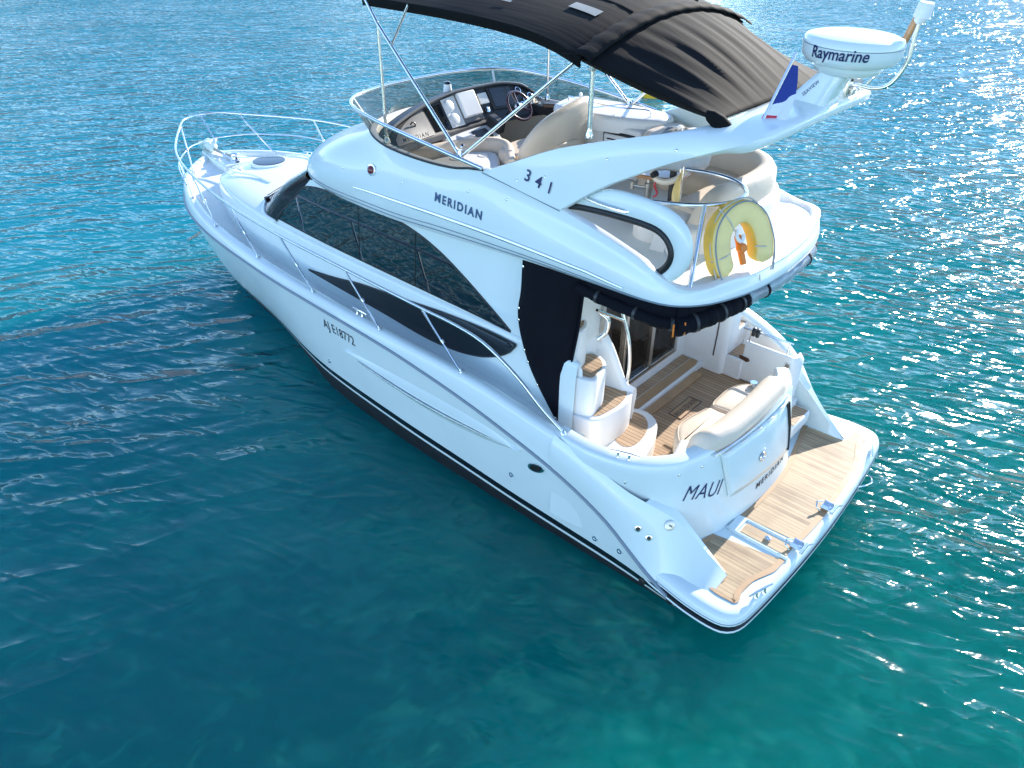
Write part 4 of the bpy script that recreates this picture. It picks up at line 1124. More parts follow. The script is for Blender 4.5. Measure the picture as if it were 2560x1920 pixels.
# to starboard the after deck runs out flat to the corner, outside the lounge
HS = [b_ for a, b_ in FL]
HS[3] = (1.27, 1.15, 2.975); HS[4] = (1.40, 1.36, 2.98); HS[5] = (1.70, 1.45, 2.99); HS[6] = (2.13, 1.43, 3.14)
hi_s = cr(HS, NF)
def fly_row(i, lift=0.0, hi=None):
    """profile of the flybridge side at perimeter index i (port half), from the lower rim up to the coaming"""
    a, c_ = lo_h[i], (hi or hi_h)[i]
    j0, j1 = max(0, i-1), min(NF-1, i+1)
    t = lo_h[j1]-lo_h[j0]; t.z = 0; t.normalize()
    n_ = Vector((t.y, -t.x, 0))
    if n_.dot(a-Vector((4.0, 0, a.z))) < 0: n_ = -n_
    H_ = c_.z-a.z
    fwd = min(1, max(0, (a.x-5.2)/1.8)); fwd = fwd*fwd*(3-2*fwd)
    row = []
    for k in range(15):
        u = k/14
        base = a.lerp(c_, u)
        out = .055*math.sin(math.pi*min(1, u*1.15))*min(1, H_/.45)
        # forward: the brow carries its fullness high, then hollows below the coaming
        out += fwd*(.17*math.sin(math.pi*u**.8)**1.0)*(1 if u < .55 else 1-.45*(u-.55)/.45)
        lipz = 0
        if u < .12: out -= .03*(1-u/.12)
        row.append(base+n_*(out+lift)+Vector((0, 0, fwd*.06*math.sin(math.pi*u))))
    return row
fly = B()
half_rows = [fly_row(i) for i in range(NF)]
full = half_rows + [mir(fly_row(i, 0, hi_s)) for i in range(NF-2, 0, -1)]
fly.grid(full, cv=True)
under = [r_[0] for r_ in full]
# soffit
cen_pts = [Vector((p.x*.86+.58, p.y*.72, p.z-.0)) for p in under]
fly.grid([under, cen_pts], cu=True); fly.poly(cen_pts)
fly_bvh = fly.bvh()
fly_o = part(fly, 'flybridge', 'gel', angle=50)
# coaming cap and inner liner (from the aft corner forward), inner sole
lin = B()
top_full = [r_[-1] for r_ in full]
idx = [i for i in range(len(top_full))]
def inward(p, d):
    c_ = Vector((3.4, 0, 0)); 
    k = 1-d/max(.3, abs(p.y)) if abs(p.y) > .3 else 1
    q = Vector((p.x, p.y*k, p.z))
    q.x += (-d if p.x > 5.2 else (d if p.x < 1.7 else 0))*min(1, max(0, (abs(p.x-3.5)-1.6)/.5))
    return q
cap = [[p, inward(p, .02)+Vector((0, 0, .008)), inward(p, .06)+Vector((0, 0, .008)), inward(p, .075)+Vector((0, 0, -.02)), Vector((inward(p, .11).x, inward(p, .11).y, 2.955))] for p in top_full]
lin.grid(cap, cv=True)
part(lin, 'coaming_liner', 'liner', angle=50)
b = B(); b.poly([Vector((inward(p, .06).x, inward(p, .06).y, 2.958)) for p in top_full]); part(b, 'flybridge_sole', 'nonskid', smooth=False)
# lower rim: pinstripe grooves and long bright moulding
for k, (lv, r_) in enumerate(((1, .006), (2, .005))):
    b = B(); b.tube([fly_row(i, .002)[lv] for i in range(NF)] + [mir([fly_row(i, .002)[lv]])[0] for i in range(NF-2, 0, -1)], r_, 6, closed=True); part(b, 'rim_groove', 'groove', parent=fly_o)
def fly_pt(X, z, s=1, lift=0.0):
    loc, n_, i_, dd = fly_bvh.ray_cast(Vector((X, s*3, z)), Vector((0, -s, 0)), 4)
    if loc is None: return Vector((X, s*1.46, z))
    return loc+Vector((0, s*lift, 0))
for s in (1, -1):
    b = B()
    pts = []
    for i in range(40):
        t = i/39; X = 5.38+(1.83-5.38)*t
        z = 2.965+.045*math.sin(math.pi*t)-.0*t-.03*max(0, t-.9)/.1
        pts.append(fly_pt(X, z, s, .006))
    b.tube(pts, [.010+.010*math.sin(math.pi*i/39)**.5 for i in range(40)], 8); part(b, 'bright_moulding', 'steel', parent=fly_o)
    c_ = fly_pt(5.05, 3.22, s)
    b = B(); b.lathe([(.062, 0), (.06, .018), (.045, .02)], c_, axis=(0, s, .25), n=22); lo_ = part(b, 'side_light', 'steel', parent=fly_o)
    b = B(); b.lathe([(.044, .018), (.04, .035), (.02, .05), (.004, .054)], c_, axis=(0, s, .25), n=18); part(b, 'light_lens', 'lampred' if s > 0 else 'screen', parent=fly_o)
    for X, z in ((6.05, 3.13), (5.55, 3.14), (4.55, 3.20), (3.62, 3.33), (3.15, 3.36)):
        p = fly_pt(X, z, s); b = B(); b.lathe([(.013, 0), (.012, .006), (.006, .009)], p, axis=(0, s, .2), n=10); part(b, 'snap_stud', 'steel', parent=fly_o)
sub_lettering('MERIDIAN', (4.055, 1.47, 3.145), (-1, 0, -.045), (0, 0, 1), .080, 'inkmid', fly_o, bvh=fly_bvh, fit=.64, bold=.03, space=1.3, lift=.006)

# ---- port wind panel with its rubber-edged opening (and its twin)
OUTP = [(2.75, 3.28), (2.60, 3.36), (2.44, 3.48), (2.30, 3.59), (2.12, 3.65), (1.85, 3.655), (1.64, 3.63), (1.49, 3.57), (1.40, 3.48), (1.355, 3.36), (1.36, 3.25), (1.41, 3.13), (1.50, 3.04), (1.65, 2.98), (2.0, 2.97), (2.4, 2.98), (2.75, 3.05)]
INP = [(2.70, 3.38), (2.47, 3.435), (2.25, 3.455), (1.95, 3.465), (1.75, 3.46), (1.64, 3.44), (1.56, 3.39), (1.51, 3.31), (1.515, 3.22), (1.56, 3.14), (1.64, 3.08), (1.8, 3.04), (2.0, 3.04), (2.3, 3.06), (2.55, 3.10), (2.70, 3.18), (2.75, 3.28)]
for s in (1,):
    oo = cr([(x, 0, z) for x, z in OUTP], 80, closed=True); ii = cr([(x, 0, z) for x, z in INP], 80, closed=True)
    # match starting angles
    cpt = Vector((2.0, 0, 3.28))
    def rot(lp):
        k = min(range(80), key=lambda i: abs(math.atan2(lp[i].z-cpt.z, -(lp[i].x-cpt.x))))
        return lp[k:]+lp[:k]
    oo, ii = rot(oo), rot(ii)
    if (oo[10].z-oo[0].z)*(ii[10].z-ii[0].z) < 0: ii = [ii[0]]+ii[1:][::-1]
    yb = 1.33
    def ring(lp, y, sc=0): return [Vector((p.x, s*y, p.z)) for p in lp]
    sh = [o_.lerp(i_, .12) for o_, i_ in zip(oo, ii)]; sh2 = [o_.lerp(i_, .9) for o_, i_ in zip(oo, ii)]
    b = B(); b.grid([ring(oo, yb-.05), ring(oo, yb-.015), ring(sh, yb+.01), ring(sh2, yb+.012), ring(ii, yb), ring(ii, yb-.06), ring(oo, yb-.05)], cu=True)
    po_ = part(b, 'wind_panel', 'gel', angle=70)
    b = B(); b.tube([Vector((p.x, s*(yb+.002), p.z)) for p in ii], .030, 10, closed=True); part(b, 'opening_gasket', 'rubber', parent=po_)
    b = B(); b.tube(cr([(2.47, s*1.30, 3.56), (2.40, s*1.36, 3.555), (2.2, s*1.375, 3.535), (1.98, s*1.37, 3.53), (1.94, s*1.33, 3.525)], 24), .013, 8); part(b, 'panel_grab_rail', 'steel', parent=po_)

# ---- radar arch
AF = [(3.48, 1.425, 3.54), (3.08, 1.40, 3.715), (2.68, 1.36, 3.885), (2.12, 1.29, 4.055), (1.76, 1.20, 4.15), (1.53, 1.05, 4.215), (1.44, .80, 4.255), (1.42, .4, 4.275), (1.42, 0, 4.28)]
AB = [(2.55, 1.43, 3.405), (2.42, 1.41, 3.50), (2.20, 1.37, 3.66), (1.95, 1.325, 3.80), (1.68, 1.28, 3.94), (1.36, 1.22, 4.08), (1.10, 1.10, 4.185), (.985, .70, 4.255), (.975, 0, 4.265)]
af, ab = cr(AF, 50), cr(AB, 50)
arch = B()
rows = []
seq = list(zip(af, ab)); seq += [(mir([a])[0], mir([c_])[0]) for a, c_ in reversed(seq[:-1])]
for i, (a, c_) in enumerate(seq):
    a0, c0_ = seq[max(0, i-1)]; a1, c1 = seq[min(len(seq)-1, i+1)]
    t = ((a1+c1)-(a0+c0_)).normalized(); u = (c_-a).normalized()
    n_ = t.cross(u).normalized()
    if n_.dot((a+c_)/2-Vector((2, 0, 3.3))) < 0: n_ = -n_
    th = .085; e = .022
    row = []
    for k in range(9):
        f_ = k/8; row.append(a.lerp(c_, f_)+n_*(.018*math.sin(math.pi*f_)))
    row[0] = a-n_*e+u*.0; row.insert(1, a+u*e*.6)
    row[-1] = c_-u*e*.6; row.append(c_-n_*e)
    row += [c_-n_*(th-e), c_-n_*th-u*e, a-n_*th+u*e, a-n_*(th-e)]
    rows.append(row)
arch.grid(rows, cu=True); arch.poly(rows[0]); arch.poly(rows[-1])
arch_bvh = arch.bvh()
arch_o = part(arch, 'radar_arch', 'gel', angle=55)
sub_lettering('341', (2.965, 1.40, 3.575), (-1, 0, -.20), (0, -.1, 1), .10, 'ink', arch_o, bvh=arch_bvh, fit=.29, space=1.75, bold=.012, lift=.008)
b = B(); b.tube([(3.47, 1.438, 3.53), (3.0, 1.445, 3.47), (2.56, 1.44, 3.40)], .004, 6); part(b, 'arch_seam', 'groove', parent=arch_o)
for p in ((2.75, 1.45, 3.66), (2.18, 1.35, 3.90), (3.05, 1.45, 3.56), (1.62, 1.24, 4.05)):
    loc, n_, i_, dd = arch_bvh.ray_cast(Vector(p)+Vector((0, .6, .25)), Vector((0, -.6, -.25)).normalized(), 3)
    if loc is not None:
        b = B(); b.lathe([(.013, 0), (.012, .006), (.006, .009)], loc, axis=(0, 1, .4), n=10); part(b, 'snap_stud', 'steel', parent=arch_o)

# radome on its raked mast, antenna on a bent pole
mast = B()
lo_ = [(1.36, .14), (1.36, -.16), (1.03, -.16), (1.03, .14)]; hi_ = [(1.13, .09), (1.13, -.13), (.93, -.13), (.93, .09)]
def rrect(q, z, zt):
    P = [Vector((x, y, z)) for x, y in q]
    return cr([P[0].lerp(P[1], .15), P[0].lerp(P[1], .85), P[1].lerp(P[2], .15), P[1].lerp(P[2], .85), P[2].lerp(P[3], .15), P[2].lerp(P[3], .85), P[3].lerp(P[0], .15), P[3].lerp(P[0], .85)], 40, closed=True)
r0, r1 = rrect(lo_, 4.265, 0), rrect(hi_, 4.53, 0)
mast.grid([r0, [a.lerp(c_, .5) for a, c_ in zip(r0, r1)], r1], cu=True); mast.poly(r1)
mast_bvh = mast.bvh()
mast_o = part(mast, 'radar_mast', 'gel', angle=60)
b = B()
ax = Vector((-.03, .02, 1))
b.lathe([(.20, -.02), (.245, .0), (.262, .03), (.25, .048)], (1.0, -.10, 4.515), axis=ax, n=48)
b.lathe([(.25, .048), (.325, .070), (.355, .105), (.364, .15), (.366, .192), (.362, .195), (.366, .198), (.363, .222), (.350, .240), (.31, .252), (.16, .262), (.01, .266)], (1.0, -.10, 4.515), axis=ax, n=64)
rad_bvh = b.bvh()
rad = part(b, 'radome', 'gel', parent=mast_o, angle=40)
b = B(); b.lathe([(.3675, .192), (.3685, .195), (.3675, .198)], (1.0, -.10, 4.515), axis=ax, n=64); part(b, 'radome_seam', 'groove', parent=mast_o)
# the maker's name curves round the drum facing the port side
tdir = Vector((-.66, .75, 0)).normalized()   # towards the viewer's side
def wrap_text(body, mt, a_mid, wid, hgt, z0, rad_, cen, parent, **k):
    o = lettering(body, (0, 0, 0), (1, 0, 0), (0, 1, 0), hgt, mt, None, fit=wid, **k)
    for v in o.data.vertices:
        th = a_mid+(v.co.x-wid/2)/rad_
        zz = v.co.y
        rr_ = rad_(0) if callable(rad_) else rad_
        p = Vector(cen)+Vector((math.cos(th)*10, math.sin(th)*10, 0)) + Vector((0, 0, z0+zz))
        d = Vector((-math.cos(th), -math.sin(th), 0))
        loc, n_, i_, dd = rad_bvh.ray_cast(p, d, 12)
        v.co = (loc-d*.007) if loc is not None else p+d*(10-rad_)
    o.parent = parent
    return o
wt = wrap_text('Raymarine', 'ink', math.radians(96), .43, .082, .118, .366, (1.0, -.10, 4.515), mast_o, bold=.016, shear=.12)
wt.parent = mast_o
sub_lettering('SEAVIEW', (1.20, .16, 4.33), (-.23, -.04, .265), (.265, 0, .23), .026, 'inkmid', mast_o, bvh=mast_bvh, fit=.15, space=1.1, bold=.01)
b = B(); b.tube(cr([(1.02, -.36, 4.33), (.98, -.34, 4.37), (.86, -.36, 4.36), (.74, -.38, 4.40), (.665, -.40, 4.56), (.66, -.40, 4.75), (.655, -.40, 4.86)], 40), .017, 10)
ap = part(b, 'antenna_pole', 'steel')
b = B(); b.lathe([(.02, -.02), (.042, .0), (.046, .02), (.060, .025), (.058, .11), (.05, .13), (.01, .135)], (.655, -.40, 4.86), axis=(-.12, 0, 1), n=28); part(b, 'antenna_head', 'whiteplastic', parent=ap)
b = B(); b.box((1.02, -.36, 4.315), (.07, .07, .05)); b.tube([(1.03, -.30, 4.28), (1.03, -.30, 4.42)], .018, 8); part(b, 'pole_bracket', 'satin', parent=ap, bevel=.006)
b = B(); b.tube([(.80, -.62, 4.62), (.74, -.66, 4.90)], .028, 12); hm = part(b, 'rod_holder', 'brownwood')
b = B(); b.tube([(.742, -.658, 4.885), (.737, -.662, 4.915)], .031, 12); part(b, 'holder_cap', 'rubber', parent=hm)
b = B(); b.tube(cr([(1.0, -.55, 4.30), (.90, -.58, 4.45), (.80, -.62, 4.62)], 14), .012, 8); part(b, 'holder_stem', 'steel', parent=hm)
b = B(); b.lathe([(.05, 0), (.07, .05), (.085, .12)], (1.15, -.55, 4.34), axis=(-1, .1, .25), n=20); part(b, 'air_horn', 'steel')

# ---- flybridge windscreen
TW = [(3.46, 1.445, 3.572), (3.85, 1.46, 3.62), (4.35, 1.46, 3.675), (4.9, 1.43, 3.725), (5.38, 1.345, 3.76), (5.66, 1.18, 3.775), (5.83, .92, 3.78), (5.93, .5, 3.785), (5.96, 0, 3.785)]
tw = cr(TW, 50); tw = tw + mir(reversed(tw[:-1]))
lw0 = [hi_h[i] for i in range(NF) if hi_h[i].x >= 3.40 and i > 40]
lwc = cr([Vector((3.46, 1.435, 3.555))]+[p for p in lw0 if p.x > 3.6], 50)
lwf = lwc + mir(reversed(lwc[:-1]))
b = B(); b.grid([lwf, [a.lerp(c_, .5) for a, c_ in zip(lwf, tw)], tw]); wsg = part(b, 'fly_windscreen', 'smoke', angle=70)
b = B(); b.tube(tw, .019, 10); part(b, 'windscreen_frame', 'steel', parent=wsg)
b = B(); b.tube(lwf, .011, 8); part(b, 'windscreen_seal', 'rubber', parent=wsg)
for i in (33, 65):
    b = B(); b.tube([lwf[i], tw[i]], .014, 8); part(b, 'windscreen_post', 'gel', parent=wsg)

# ================================================================== bimini
def tube_part(pts, r, nm, par, n=10, mt='steel', smooth_n=None):
    b = B(); b.tube(cr(pts, smooth_n) if smooth_n else pts, r, n); return part(b, nm, mt, parent=par)
bim = empty('bimini_top'); bim.parent = yacht; bim.matrix_parent_inverse = _parent_inv
def bow_z(y, zs, zc, w_): return zs+(zc-zs)*math.cos(min(1, abs(y)/w_)*math.pi/2)**.9
W_R = 1.27
can_z = hermite([2.52, 2.8, 3.15, 3.7, 4.3, 5.17], [4.84, 4.93, 4.99, 5.03, 5.05, 5.06])
can = B(); rows = []
xs_ = list(np.linspace(5.17, 2.52, 22))
for X in xs_:
    sag = .05*math.sin(math.pi*(X-2.52)/(5.17-2.52)*2)**2
    row = []
    wv = 1.32-.03*(X-2.5)/3
    for j in range(41):
        y = wv*(1-2*j/40)
        e = abs(y)/wv
        z = can_z(X)-.24*e**2.0 - sag*.5*(1-e*e)
        z += .006*math.sin(X*9+y*3)*(1-e)
        row.append(Vector((X, y, z)))
    # rolled hem
    row = [row[0]+Vector((0, -.01, -.08))]+row+[row[-1]+Vector((0, .01, -.08))]
    rows.append(row)
can.grid(rows)
part(can, 'canopy', 'canvas', parent=bim, solid=.012, angle=60)
for ys_ in (.52, -.52):
    b = B(); b.tube([Vector((X, ys_, can_z(X)-.24*(abs(ys_)/1.31)**2-.05*math.sin(math.pi*(X-2.52)/(5.17-2.52)*2)**2*.42+.004)) for X in np.linspace(5.1, 2.6, 24)], .008, 6); part(b, 'canopy_seam', 'canvas', parent=bim)
# aft panel: from the ridge bow down to the arch, edges drawn in
can = B(); rows = []
for i in range(29):
    t = i/28; row = []
    for j in range(61):
        f_ = 1-2*j/60                 # +1 port edge, -1 starboard edge
        e = abs(f_)
        wv = 1.30*(1-t)+1.03*t-.10*math.sin(math.pi*t)
        z0 = 4.83-.24*e**2.0
        p0 = Vector((2.53, f_*1.30, z0))
        p1 = Vector((1.40+.03*e, f_*1.03, 4.275))
        p = p0.lerp(p1, t)
        p.y = f_*wv
        # catenary: the cloth hangs hollow between its two ends, more so at its edges
        p.z += (-.03+.09*(1-e**2.5))*math.sin(math.pi*t)
        # puckers running from bow to arch, sharper near the lacing
        pk = .004*math.sin(f_*46+1.5*t)+.005*math.sin(f_*23-2*t)+.008*(t**2)*math.sin(f_*75)
        p.z += pk*math.sin(math.pi*min(1, t*.9+.08))
        row.append(p)
    hem = Vector((0, 0, -.035*math.sin(math.pi*min(1, max(.0, t))) - .03))
    row = [row[0]+hem+Vector((0, -.03, 0))]+row+[row[-1]+hem+Vector((0, .03, 0))]
    rows.append(row)
can.grid(rows)
part(can, 'aft_panel', 'canvas', parent=bim, solid=.010, angle=60)
# welt over the ridge bow, gathered corners, pale patches
b = B(); rows = []
for k, dx in enumerate((.16, .05, -.02, -.07, -.10)):
    dz = (.012, .022, .024, .008, -.02)[k]
    rows.append([Vector((2.52+dx, 1.325*(1-2*j/40), 4.84-.24*abs(1-2*j/40)**2.0+dz+.004*math.sin(j*1.9))) for j in range(41)])
b.grid(rows); part(b, 'ridge_welt', 'canvas', parent=bim, solid=.008)
for s in (1, -1):
    b = B(); b.lathe([(.02, -.14), (.05, -.08), (.06, 0), (.045, .08), (.02, .12)], (1.44, s*1.02, 4.25), axis=(.7, s*.5, .6), n=14); part(b, 'gathered_corner', 'canvas', parent=bim)
for (x0, x1, y0, y1) in ((3.02, 2.74, .74, .85), (2.98, 2.72, .10, .21), (3.62, 3.50, 1.0, 1.03)):
    b = B(); rows = []
    for X in np.linspace(x0, x1, 6):
        sag = .05*math.sin(math.pi*(X-2.52)/(5.17-2.52)*2)**2
        rows.append([Vector((X, y, can_z(X)-.24*(abs(y)/1.31)**2.0-sag*.5*(1-(y/1.31)**2)+.012)) for y in np.linspace(y0, y1, 4)])
    b.grid(rows); part(b, 'canvas_patch', 'patch', parent=bim)
for s in (1, -1):
    tube_part([(2.53, s*1.12, 3.97), (2.53, s*1.13, 4.56)], .021, 'bimini_pole', bim)
    tube_part([(4.965, s*1.30, 3.48), (4.96, s*1.29, 4.62)], .017, 'bimini_pole', bim)
    tube_part([(3.80, s*1.385, 3.60), (4.955, s*1.30, 4.60), (5.12, s*1.29, 4.80)], .017, 'bimini_bow_leg', bim)
    tube_part([(3.78, s*1.385, 3.60), (2.60, s*1.17, 4.59)], .016, 'bimini_bow_leg', bim)
    tube_part([(4.76, s*1.315, 4.43), (4.50, s*1.29, 4.80)], .013, 'bimini_strut', bim)
    for p in ((2.53, s*1.12, 3.975), (3.80, s*1.385, 3.60), (4.965, s*1.30, 3.50)):
        b = B(); b.lathe([(.035, -.02), (.034, .01), (.024, .03), (.022, .06)], p, n=14); part(b, 'pole_foot', 'steel', parent=bim)
    b = B(); b.box((2.53, s*1.13, 4.52), (.05, .05, .09)); part(b, 'pole_clamp', 'satin', parent=bim, bevel=.008)
for X, r_ in ((2.55, .016), (4.98, .016)):
    tube_part([(X, 1.28*(1-2*j/30), can_z(X)-.04-.24*abs(1-2*j/30)**2.0+.0) for j in range(31)], r_, 'bimini_bow', bim)
# ================================================================== flybridge furniture
FZ = 2.96
# cream inner moulding under the dash, running round the front of the cockpit
b = B(); rows = []
fr = cr([(4.0, 1.24, 0), (4.6, 1.22, 0), (5.0, 1.12, 0), (5.22, .92, 0), (5.30, .5, 0), (5.32, 0, 0), (5.30, -.5, 0), (5.22, -.92, 0), (5.0, -1.12, 0), (4.6, -1.22, 0), (4.0, -1.24, 0)], 60)
rows = [lev(fr, 2.95), lev(fr, 3.25), [p+Vector((.03 if p.x > 4.9 else 0, -.02*(1 if p.y > 0 else -1), 3.36)) for p in fr]]
b.grid(rows); part(b, 'forward_moulding', 'creamgel', angle=70)

# dash: charcoal pod with an arched brow; its face leans forward, the panel lies on it
helm = empty('helm_console'); helm.parent = yacht; helm.matrix_parent_inverse = _parent_inv
YS = np.linspace(1.22, -1.30, 46)
def dash_x(y): return 5.33-.16*(y/1.2)**2
hood = hermite([-1.30, -1.15, -.95, -.6, -.1, .4, .85, 1.1, 1.22], [3.46, 3.60, 3.70, 3.745, 3.745, 3.70, 3.62, 3.55, 3.46])
low_ = hermite([-1.30, -1.0, -.4, .2, .7, 1.22], [3.38, 3.40, 3.40, 3.39, 3.40, 3.42])
def dash_pt(y, v, lift=0.0):
    """v 0 at the lower lip, 1 under the brow"""
    x0 = dash_x(y)-.26; x1 = dash_x(y)-.05
    z0, z1 = low_(y), hood(y)-.03
    p = Vector((x0+(x1-x0)*v, y, z0+(z1-z0)*v))
    n_ = Vector((-(z1-z0), 0, (x1-x0))).normalized()
    return p+n_*lift, n_
b = B(); rows = []
for y in YS:
    x = dash_x(y)
    r_ = [Vector((x-.30, y, low_(y)-.05)), Vector((x-.285, y, low_(y)-.01)), dash_pt(y, 0)[0]] + [dash_pt(y, k/6)[0] for k in range(1, 7)]
    r_ += [Vector((x-.085, y, hood(y)-.012)), Vector((x-.075, y, hood(y)+.004)), Vector((x-.02, y, hood(y)+.006)), Vector((x+.10, y, hood(y)-.03)), Vector((x+.10+.10*(1-(y/1.35)**2), y*.98, min(3.5, hood(y)-.1)))]
    rows.append(r_)
b.grid(rows); b.poly(rows[0]); b.poly(rows[-1])
part(b, 'dash_pod', 'dash', parent=helm, angle=45)
b = B(); b.tube([Vector((dash_x(y)-.072, y, hood(y)+.004)) for y in YS], .012, 8); part(b, 'dash_brow', 'dashgrey', parent=helm)
def dash_panel(y0, y1, v0, v1, nm, mt, lift=.012, parent=helm, bevel=.006, thick=.02):
    b = B(); n_ = dash_pt((y0+y1)/2, .5)[1]
    lp = [dash_pt(y0, v0)[0], dash_pt(y1, v0)[0], dash_pt(y1, v1)[0], dash_pt(y0, v1)[0]]
    b.prism([p-n_*(thick-lift) for p in lp], n_*thick)
    return part(b, nm, mt, parent=parent, bevel=bevel)
# grey port glove-box panel with the builder's name and badge
gp = B(); rows = []
for y in np.linspace(1.17, .56, 16):
    u = (1.17-y)/.61
    rows.append([dash_pt(y, v*(.15+.85*math.sqrt(max(0, 1-(1-u)**2)))*.95+.03, .006)[0] for v in (0, .25, .5, .75, 1)])
gp.grid(rows); gpo = part(gp, 'glove_panel', 'dashgrey', parent=helm, angle=70)
p0, n0 = dash_pt(1.08, .14, .010)
sub_lettering('MERIDIAN', p0, (0, -1, 0), (.3, 0, 1), .045, 'inkblack', gpo, fit=.36, space=1.35, bold=.012, lift=.004)
p0, n0 = dash_pt(.80, .62, .012)
b = B(); b.tube([p0+Vector((0, .035*math.cos(a), .035*math.sin(a))) for a in np.linspace(.3, 6.0, 24)], .008, 6); part(b, 'badge', 'screen', parent=helm)
dash_panel(.53, .28, .08, .90, 'chart_recess', 'screen', lift=.004)
dash_panel(.25, .04, .06, .98, 'speaker_panel', 'whiteplastic')
for v in (.30, .72):
    p, n_ = dash_pt(.17, v, .012); b = B(); b.lathe([(.066, 0), (.064, .016), (.05, .022), (.01, .024)], p, axis=n_, n=26); part(b, 'gauge_cover', 'whiteplastic', parent=helm)
dash_panel(.02, -.26, .22, .99, 'plotter', 'whiteplastic', lift=.045, thick=.06, bevel=.015)
dash_panel(.035, -.275, .08, 1.02, 'plotter_bezel', 'dashgrey', lift=.010)
dash_panel(-.30, -.44, .5, .85, 'radio', 'whiteplastic', lift=.02, bevel=.01)
p, n_ = dash_pt(-.36, .30, .012); b = B(); b.lathe([(.035, 0), (.034, .012), (.03, .014)], p, axis=n_, n=20); part(b, 'round_gauge', 'steel', parent=helm)
dash_panel(-.46, -.82, .25, .97, 'screen_bezel', 'dash', lift=.02)
dash_panel(-.49, -.79, .32, .92, 'display', 'screen', lift=.026, bevel=.003)
for y, v in ((-.92, .80), (-.98, .45), (-1.08, .66), (-.90, .25)):
    p, n_ = dash_pt(y, v, .008); b = B(); b.lathe([(.046, 0), (.046, .016), (.038, .018)], p, axis=n_, n=22); b.lathe([(.037, .0185), (.01, .0185)], p, axis=n_, n=20, m=1); part(b, 'engine_gauge', ['steel', 'screen'], parent=helm)
# steering wheel
wc = Vector((4.80, -.58, 3.56)); wa = Vector((-.80, 0, .60)).normalized()
wu = Vector((0, 1, 0)); wv = wa.cross(wu).normalized()
b = B(); b.tube([wc+wu*.175*math.cos(a)+wv*.175*math.sin(a) for a in np.linspace(0, 2*math.pi, 41)[:-1]], .016, 10, closed=True)
wheel_o = part(b, 'steering_wheel', 'wheel', parent=None)
for a in (math.pi/2, math.pi/2+2.09, math.pi/2-2.09):
    b = B(); b.tube([wc+wa*.0-wa*.02, wc+wu*.09*math.cos(a)-wv*.09*math.sin(a)-wa*.012, wc+wu*.168*math.cos(a)-wv*.168*math.sin(a)], [.022, .016, .012], 8); part(b, 'wheel_spoke', 'wheel', parent=wheel_o)
b = B(); b.lathe([(.05, -.03), (.045, .0), (.03, .012), (.005, .014)], wc, axis=wa, n=20); part(b, 'wheel_hub', 'steel', parent=wheel_o)
b = B(); b.tube([wc-wa*.02, wc-wa*.22], .035, 10); part(b, 'wheel_column', 'dash', parent=wheel_o)
# lower console: throttle shelf, switch bank
b = B()
b.prism([(5.05, .45, 3.30), (4.80, .42, 3.22), (4.72, .1, 3.20), (4.76, -.25, 3.21), (5.07, -.35, 3.33)], (0, 0, .05)); part(b, 'control_shelf', 'liner', bevel=.02, seg=3)
b = B(); b.prism([(4.98, .05, 3.335), (4.80, .05, 3.275), (4.80, -.16, 3.275), (4.98, -.18, 3.335)], (0, 0, .02)); part(b, 'switch_panel', 'dash', bevel=.006)
b = B(); b.prism([(4.86, .22, 3.29), (4.76, .20, 3.26), (4.74, .03, 3.255), (4.84, .03, 3.285)], (0, 0, .025)); part(b, 'throttle_base', 'dashgrey', bevel=.008)
b = B(); b.box((4.94, .18, 3.335), (.14, .17, .02)); part(b, 'white_keypad', 'whiteplastic', bevel=.006)
b = B(); b.lathe([(.045, 0), (.04, .016), (.02, .03), (.02, .035)], (4.83, .36, 3.285), axis=(-.2, 0, 1), n=18); part(b, 'control_knob', 'steel')
b = B(); b.box((4.93, -.31, 3.38), (.22, .12, .15), Matrix.Rotation(math.radians(-18), 3, 'Y')); part(b, 'instrument_hood', 'dash', bevel=.02, seg=3)
b = B(); b.lathe([(.05, 0), (.05, .05), (.045, .06), (.045, .10), (.03, .125), (.004, .13)], (5.42, -.02, 3.70), n=22, rowm=[1, 1, 1, 0, 0, 0]); part(b, 'compass', ['screen', 'whiteplastic'])
b = B(); b.box((4.75, -1.12, 3.42), (.55, .16, .10)); part(b, 'side_tray', 'dash', bevel=.015)
b = B(); b.box((4.72, -1.05, 3.50), (.16, .10, .05), Matrix.Rotation(.5, 3, 'Z')); part(b, 'leather_pouch', 'walnut', bevel=.012)
for i, (x, y) in enumerate(((4.98, -1.02), (4.90, -1.08), (5.0, -1.13))):
    b = B(); b.lathe([(.02, 0), (.014, .03), (.022, .06), (.014, .075)], (x, y, 3.49), n=12); part(b, 'throttle_lever', 'steel')

# helm seat: broad cream bucket on a pedestal, back towards the camera
hs = empty('helm_seat'); hs.parent = yacht; hs.matrix_parent_inverse = _parent_inv
def slab(outline, x, th, bulge, nm, parent, mt='cream', tilt=0.0, curve=0.0):
    """upholstered back: outline in (y,z), facing forward, rounded"""
    lp = cr([(0, y, z) for y, z in outline], 60, closed=True)
    cy = sum(p.y for p in lp)/60; cz = sum(p.z for p in lp)/60
    rows = []
    for k, (f_, dx) in enumerate(((.0, -.5), (.55, -.5-.0), (.86, -.42), (.97, -.22), (1.0, 0), (.97, .22), (.86, .42), (.55, .5), (0.0, .5))):
        row = []
        for p in lp:
            y, z = cy+(p.y-cy)*max(f_, .001), cz+(p.z-cz)*max(f_, .001)
            row.append(Vector((x+dx*th-(bulge*(1-f_)*.5 if dx < 0 else 0)+(z-cz)*tilt+curve*(y-cy)**2, y, z)))
        rows.append(row)
    b = B(); b.grid(rows, cu=True); return part(b, nm, mt, parent=parent, angle=80)
